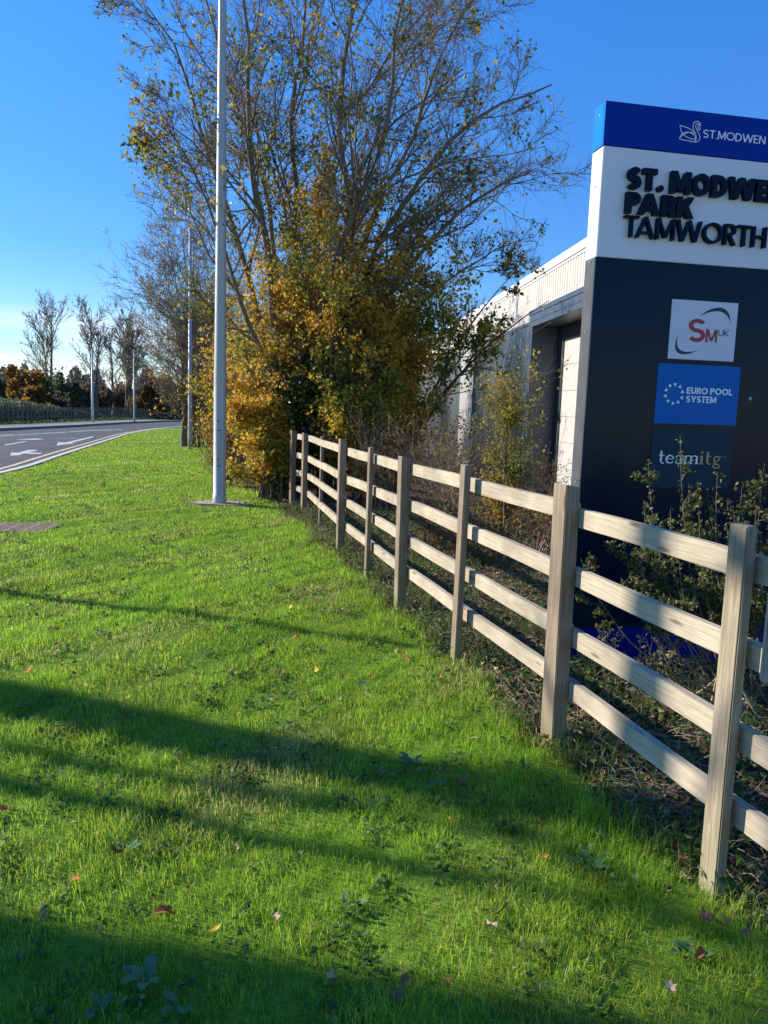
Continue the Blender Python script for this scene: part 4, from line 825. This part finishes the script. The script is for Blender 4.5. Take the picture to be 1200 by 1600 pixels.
def cloud_tree(px, ytop, ybot, Y, wpx, seed, palette, wts, lab, name='dense_tree', group='bushy trees and evergreens across the road', n=2600, size=.3):
    rng = np.random.default_rng(seed); t = at(px, ytop, Y); bt = at(px, ybot, Y); w = wpx/FPX*Y/2; bz = float(ground_z(bt[0], bt[1])); h = t[2]-bz; base = np.array([bt[0], Y, bz])
    tips = base+np.stack([rng.normal(size=7)*w*.5, rng.normal(size=7)*w*.5, h*rng.uniform(.5, .92, 7)], 1); s = curve_stems(rng, base, tips, 7, .02, .6, .12); b = kids(rng, s, 9, (.2, 1), (25, 60), .4, 5, .05, .15, .6, .02)
    lob = 12; c = np.stack([rng.uniform(-.72, .72, lob)*w, rng.uniform(-.7, .7, lob)*w, h*rng.uniform(.22, .84, lob)], 1); rad = rng.uniform(.26, .48, lob)*w*(1.2-.5*c[:, 2]/h)
    i = rng.integers(0, lob, n); q = rvec(rng, n)*(rng.random((n, 1))**.45); P = base+c[i]+q*rad[i][:, None]*[1, 1, 1.15]; P = np.concatenate([P, leafpos(rng, b, 6, .25)]); P = P[(P[:, 2] < t[2]+.1) & (P[:, 2] > bz+.1)]
    cols = pal(rng, len(P), palette, wts, P, .5, .3, seed)
    mktree(name, lab, 'tree', base, [(s, 5, True), (b, 3, False)], [('crown', rng, P, size, cols, .8, 'leaf')], group=group)
DK = [(.055, .08, .04), (.08, .105, .05), (.11, .13, .055)]; BR = [(.13, .095, .065), (.10, .085, .06), (.16, .11, .06)]; RU = [(.26, .09, .02), (.18, .07, .02), (.11, .06, .02)]; AM = [(.36, .17, .03), (.26, .14, .03), (.15, .10, .025)]
cloud_tree(38, 568, 640, 66, 56, 121, AM, [.4, .35, .25], 'amber leafed tree at the left edge above the planted bank')
cloud_tree(58, 602, 640, 60, 40, 122, AM, [.35, .35, .3], 'small golden bush below the larger amber tree', n=1500, size=.26)
cloud_tree(72, 572, 640, 74, 54, 123, DK, [.4, .4, .2], 'rounded dark evergreen beneath the leftmost bare tree')
cloud_tree(108, 584, 645, 72, 44, 124, DK, [.5, .35, .15], 'dark evergreen just left of the distant lamp column')
cloud_tree(132, 598, 650, 78, 40, 125, BR, [.4, .4, .2], 'brown thicket tree behind the left distant lamp')
cloud_tree(158, 600, 650, 82, 44, 126, BR, [.4, .4, .2], 'brown thicket tree between the two distant lamps')
cloud_tree(186, 600, 650, 86, 44, 127, BR, [.3, .5, .2], 'dull olive thicket tree beside the right distant lamp')
cloud_tree(234, 584, 648, 76, 42, 128, RU, [.45, .35, .2], 'rounded rust coloured tree near the road bend')
cloud_tree(214, 618, 650, 72, 26, 129, AM, [.2, .3, .5], 'small yellowing bush beside the rust coloured tree', n=1200, size=.24)
cloud_tree(258, 604, 648, 105, 36, 130, DK, [.5, .3, .2], 'dark distant tree above the cars at the bend')
cloud_tree(8, 588, 640, 80, 50, 131, BR, [.4, .4, .2], 'dark brown tree cut by the left edge')
cloud_tree(282, 596, 648, 110, 40, 132, DK, [.5, .3, .2], 'dark distant tree mostly behind the hedge')
cloud_tree(92, 620, 652, 63, 40, 133, BR, [.3, .4, .3], 'scrubby brown bush on the top of the bank', n=1300, size=.24)
def far_wood():
    rng = np.random.default_rng(140); n = 26000; px = rng.uniform(-60, 420, n); Y = rng.uniform(95, 150, n); x = (px-600)/FPX*Y
    hmax = 5.2+1.3*np.sin(px*.06)+.9*np.sin(px*.17+1)+rng.normal(size=n)*.25; z = dip(Y)+(rng.random(n)**.8)*hmax*Y/110
    P = np.stack([x, Y, z], 1); cols = pal(rng, n, [(.08, .065, .058), (.055, .06, .045), (.10, .078, .055)], [.4, .4, .2], P, .3)
    tag(obj('distant_wood', leaves(rng, P, .55, cols, .9, 0, .3, 'distant_wood', M['leaf'])), 'dark brown wood closing the view beyond the road bend', 'wood', kind='stuff')
far_wood()
def bank_hedge():
    rng = np.random.default_rng(150); n = 30000; Y = rng.uniform(34, 66, n); b = rng.uniform(5.0, 9., n); x = FK(Y)-b; top = np.interp(Y, [34, 50, 58, 66], [1.15, 1.1, .75, .4])
    z = ground_z(x, Y)+rng.random(n)**.7*top*(1+.25*clump(np.stack([x, Y, x*0], 1), 1.2)); P = np.stack([x, Y, z], 1)
    cols = pal(rng, n, [(.08, .11, .06), (.12, .15, .075), (.17, .19, .09), (.10, .08, .055)], [.35, .3, .15, .2], P, 1.)
    tag(obj('bank_scrub', leaves(rng, P, .17, cols, .6, 0, .3, 'bank_scrub', M['leaf'])), 'low grey green scrub planted across the roadside bank', 'scrub', kind='stuff')
    n = 9000; Y = rng.uniform(30, 72, n); x = FK(Y)-rng.uniform(2.3, 5.2, n); cols = pal(rng, n, [(.05, .09, .018), (.08, .13, .025), (.10, .12, .04)])
    V, F, cc = blades(rng, x, Y, rng.uniform(.08, .22, n), np.full(n, .06), cols, .8); tag(obj('rough_grass', mesh('rough_grass', V, F, [M['grass']], cols=cc)), 'rough grass strip between the far pavement and the scrub bank', 'grass', kind='stuff')
bank_hedge()
def far_fence():
    r = empty('paling_fence', (*gz(165, 662)[:2], 0), 0, 'low dark timber fence along the far side of the road', 'fence'); b = np.array(r.location)
    prev = None; m = mat('dark_timber', (.16, .135, .10), .85)
    ys = np.arange(40, 72, .62)
    pts = [(float(FK(y))-3.2, y) for y in ys]
    for i, (x, y) in enumerate(pts):
        z = float(ground_z(x, y)); MB().box(-.045, .045, -.045, .045, -.2, 1.0).obj('post', m, r, (x-b[0], y-b[1], z))
    for zz in (.35, .8):
        P = np.array([[(x-b[0], y-b[1], float(ground_z(x, y))+zz) for x, y in pts]]); V, F = tubes(P, np.full((1, len(pts)), .03), 4); obj('rail', mesh('rail', V, F, [m]), r)
far_fence()
# ---------------------------------------------------------------- cars at the bend
M['tyre'] = mat('tyre', (.02, .02, .02), .8); M['glass'] = mat('car_glass', (.02, .025, .03), .08, .6)
def car(px, py, Y, rz, paint, label):
    p = at(px, py, Y); z = float(dip(Y))-.12; r = empty('parked_car', (p[0], p[1], z), rz, label, 'car', 'cars at the road bend')
    prof = [(-2.1, .35), (-2.1, .78), (-1.95, .92), (-1.35, 1.0), (-.75, 1.42), (.55, 1.46), (1.35, 1.05), (1.95, .95), (2.12, .7), (2.12, .35)]
    m = MB(); n = len(prof); ws = [.84, .86, .86, .84, .64, .64, .84, .84, .82, .84]
    V = [(x, -w, zz) for (x, zz), w in zip(prof, ws)]+[(x, w, zz) for (x, zz), w in zip(prof, ws)]
    m.poly(V, [tuple(range(n)), tuple(reversed(range(n, 2*n)))]+[(i, n+i, n+(i+1) % n, (i+1) % n) for i in range(n)]); m.obj('body', paint, r, bevel=.03)
    for s in (-1, 1):
        w = MB(); w.poly([(-1.15, s*.80, 1.04), (1.1, s*.80, 1.06), (.48, s*.675, 1.38), (-.68, s*.675, 1.36)], [(0, 1, 2, 3)]); w.V = [(x, y+s*.03, zz) for x, y, zz in w.V]; w.obj('side_window', M['glass'], r)
        for x in (-1.3, 1.3):
            k = MB().lathe([(.2, -.1), (.32, -.1), (.32, .1), (.2, .1)], 18); o = k.obj('wheel', M['tyre'], r, (x, s*.76, .32), (PI/2, 0, 0)); h = MB().lathe([(.19, -.11), (.17, .11)], 12).obj('hub', M['steel'], o)
    MB().poly([(1.32, -.72, 1.10), (1.32, .72, 1.10), (.62, .60, 1.43), (.62, -.60, 1.43)], [(0, 1, 2, 3)])
    w = MB(); w.poly([(1.36, -.72, 1.08), (1.36, .72, 1.08), (.60, .60, 1.455), (.60, -.60, 1.455)], [(0, 1, 2, 3)]); w.obj('windscreen', M['glass'], r)
    for s in (-1, 1): MB().box(2.08, 2.14, s*.62-.14, s*.62+.14, .62, .76).obj('headlight', M['wprint'], r)
car(283, 655, 112, -1.2, mat('white_car_paint', (.75, .76, .78), .2, .5, coat=.6), 'small white car seen through the hedge twigs at the bend')
car(254, 655, 118, -1.3, mat('dark_car_paint', (.02, .025, .06), .2, .5, coat=.6), 'small dark blue car ahead of the white one at the bend')
# ---------------------------------------------------------------- fallen leaves and broad weeds
def leaf_mesh(rng, kind, m):
    n = 5; V = [(0, 0, 0)]; k = 5
    if kind == 'maple':
        ang = []; rad = []
        for i, (a, r_) in enumerate(((-90, .35), (-60, .45), (-30, .74), (0, .60), (28, .92), (60, .62), (90, 1.0), (120, .62), (152, .92), (180, .60), (210, .74), (240, .45))): ang.append(math.radians(a)); rad.append(r_*rng.uniform(.7, 1.15))
    else:
        ang = [2*PI*i/12 for i in range(12)]; rad = [1/math.sqrt((math.cos(a)/.55)**2+(math.sin(a)/1.)**2)*(1 if i % 2 else .86)*rng.uniform(.9, 1.1) for i, a in enumerate(ang)]
    cu = rng.uniform(.3, 1.0); cv = rng.uniform(-.5, .8)
    for a, r_ in zip(ang, rad):
        x, y = r_*math.cos(a), r_*math.sin(a); V.append((x*(1-.2*cu), y, cu*x*x*.8+cv*y*y*.5+rng.normal()*.05))
    F = [(0, i+1, (i+1) % 12+1) for i in range(12)]
    V.append((0, -.25, 0)); V.append((.03, -.9, .15)); V.append((-.03, -.9, .15)); F.append((13, 14, 15))
    me = bpy.data.meshes.new('leaf'); me.from_pydata([tuple(np.array(v)*.5) for v in V], [], F); me.materials.append(m); me.update(); return me
LM = {c: mat('fallen_'+c, v, .75, .2, var=.3, vscale=30) for c, v in {'orange': (.50, .17, .03), 'yellow': (.58, .36, .05), 'tan': (.50, .34, .20), 'brown': (.20, .10, .05), 'russet': (.33, .10, .04)}.items()}
def fallen():
    rng = np.random.default_rng(160)
    kinds = [(c, k, leaf_mesh(rng, k, LM[c])) for c in LM for k in ('maple', 'oval', 'maple')]
    big = [(182, 1333, 'brown', .10, 'russet'), (258, 1428, 'russet', .09, 0), (308, 1268, 'orange', .06, 0), (8, 1270, 'orange', .07, 0), (22, 1273, 'brown', .06, 0), (108, 1293, 'tan', .07, 0), (278, 1180, 'tan', .10, 0), (235, 1178, 'brown', .07, 0), (372, 1322, 'tan', .05, 0), (116, 1378, 'orange', .05, 0), (337, 1462, 'yellow', .05, 0), (430, 1442, 'tan', .05, 0),
           (700, 1285, 'yellow', .06, 0), (768, 1455, 'tan', .085, 0), (785, 1430, 'brown', .08, 0), (760, 1428, 'brown', .07, 0), (516, 1537, 'tan', .05, 0), (633, 1540, 'russet', .05, 0), (699, 1541, 'orange', .045, 0), (625, 1568, 'brown', .07, 0), (850, 1338, 'orange', .055, 0), (1094, 1488, 'russet', .06, 0), (1047, 1552, 'tan', .06, 0), (885, 1462, 'russet', .04, 0), (728, 1220, 'brown', .08, 0),
           (627, 1022, 'brown', .09, 0), (633, 1030, 'russet', .07, 0), (620, 1018, 'tan', .06, 0), (563, 1020, 'orange', .05, 0), (567, 1068, 'tan', .07, 0), (574, 1086, 'tan', .07, 0), (623, 1092, 'tan', .06, 0), (641, 1086, 'tan', .05, 0), (687, 1062, 'orange', .06, 0), (657, 1110, 'tan', .05, 0), (488, 1057, 'tan', .06, 0), (517, 1030, 'yellow', .06, 0), (425, 1088, 'tan', .06, 0), (454, 952, 'yellow', .07, 0), (462, 960, 'brown', .06, 0), (404, 973, 'orange', .07, 0),
           (174, 1047, 'yellow', .07, 0), (365, 1050, 'tan', .07, 0), (202, 1088, 'yellow', .06, 0), (108, 1083, 'yellow', .06, 0), (90, 983, 'orange', .07, 0), (45, 1048, 'orange', .08, 0), (30, 1022, 'orange', .07, 0), (240, 1008, 'orange', .06, 0), (255, 935, 'brown', .06, 0), (301, 925, 'yellow', .06, 0), (348, 917, 'orange', .06, 0), (376, 972, 'orange', .05, 0), (16, 963, 'orange', .06, 0), (192, 908, 'brown', .06, 0), (95, 942, 'orange', .06, 0), (242, 837, 'orange', .07, 0), (370, 845, 'orange', .07, 0), (330, 862, 'orange', .06, 0), (1066, 1345, 'russet', .09, 0), (740, 1158, 'tan', .06, 0), (590, 1150, 'brown', .05, 0), (430, 1170, 'tan', .05, 0), (1165, 1455, 'brown', .08, 0), (1100, 1430, 'brown', .08, 0)]
    lab = {'orange': 'curled bright orange leaf fallen on the lawn', 'yellow': 'pale yellow leaf fallen on the lawn', 'tan': 'dry tan leaf lying on the lawn', 'brown': 'dark brown withered leaf lying on the lawn', 'russet': 'reddish brown leaf lying on the lawn'}
    for x, y in [(rng.uniform(0, 700), rng.uniform(800, 1080)) for _ in range(150)]+[(rng.uniform(230, 420), rng.uniform(740, 810)) for _ in range(75)]:
        p = gz(x, y)
        if p[0] < lawn_x(np.array(p[1]))-.1: big.append((x, y, ['orange', 'yellow', 'tan', 'brown', 'brown', 'russet'][rng.integers(6)], rng.uniform(.035, .065), 0))
    for x, y, c, s, _ in big:
        me = [k for k in kinds if k[0] == c][rng.integers(3)][2]; p = gz(x, y, .03); o = obj('fallen_leaf', me, None, (p[0], p[1], float(ground_z(p[0], p[1]))+.034+rng.random()*.012), (rng.normal()*.5, rng.normal()*.5, rng.uniform(0, 2*PI))); o.scale = (s*.85,)*3
        tag(o, lab[c], 'leaf', c+' leaves fallen on the lawn')
fallen()
def dock(px, py, n, size, seed, label, col, spread=.1):
    size *= .72; rng = np.random.default_rng(seed); p = gz(px, py); r = empty('broadleaf_weed', (p[0], p[1], float(ground_z(p[0], p[1]))), 0, label, 'plant')
    mm = mat('weed_leaf', col, .75, .1, var=.15, vscale=30); base = None
    for i in range(n):
        a = 2*PI*i/n+rng.normal()*.45; V = []; F = []; m_ = 7; L_ = size*rng.uniform(.7, 1.2)
        for j in range(m_):
            t = j/(m_-1); w = .5*L_*math.sin(PI*min(1, t*.9+.12))**.8*(1+.12*math.sin(j*2.7+i)); zz = .012+L_*(.75*t-.45*t*t)
            V += [(-w*.5, t*L_+.01, zz+.10*w), (0, t*L_+.01, zz-.02*L_), (w*.5, t*L_+.01, zz+.10*w)]
        for j in range(m_-1):
            for q in (0, 1): F.append((j*3+q, j*3+q+1, j*3+q+4, j*3+q+3))
        me = bpy.data.meshes.new('leaf'); me.from_pydata(V, [], F); me.materials.append(mm); me.polygons.foreach_set('use_smooth', [True]*len(F)); me.update(); obj('leaf', me, r, (rng.normal()*.01, rng.normal()*.01, rng.random()*.015), (0, 0, a))
dock(232, 1545, 7, .085, 171, 'blue green broad leaved weed in the shaded bottom left grass', (.09, .17, .08)); dock(150, 1590, 5, .06, 172, 'smaller broad leaved weed in the lower left corner', (.07, .14, .06)); dock(275, 1585, 5, .06, 173, 'broad leaved weed right of the largest one in the shaded grass', (.08, .15, .06))
dock(925, 1362, 11, .075, 174, 'ragged green weed rosette in the lawn near the fence', (.07, .15, .05)); dock(640, 1195, 8, .07, 175, 'plantain rosette in the shadow band across the lawn', (.06, .14, .07)); dock(675, 1235, 7, .06, 176, 'small plantain at the lower edge of the shadow band', (.06, .14, .07)); dock(1075, 1500, 9, .06, 177, 'leafy weed in the bottom right grass', (.07, .15, .05)); dock(205, 1335, 6, .05, 178, 'small pale weed beside a russet fallen leaf', (.11, .2, .08)); dock(545, 1425, 6, .045, 179, 'small pale rosette in the middle of the sunlit grass', (.12, .2, .09))
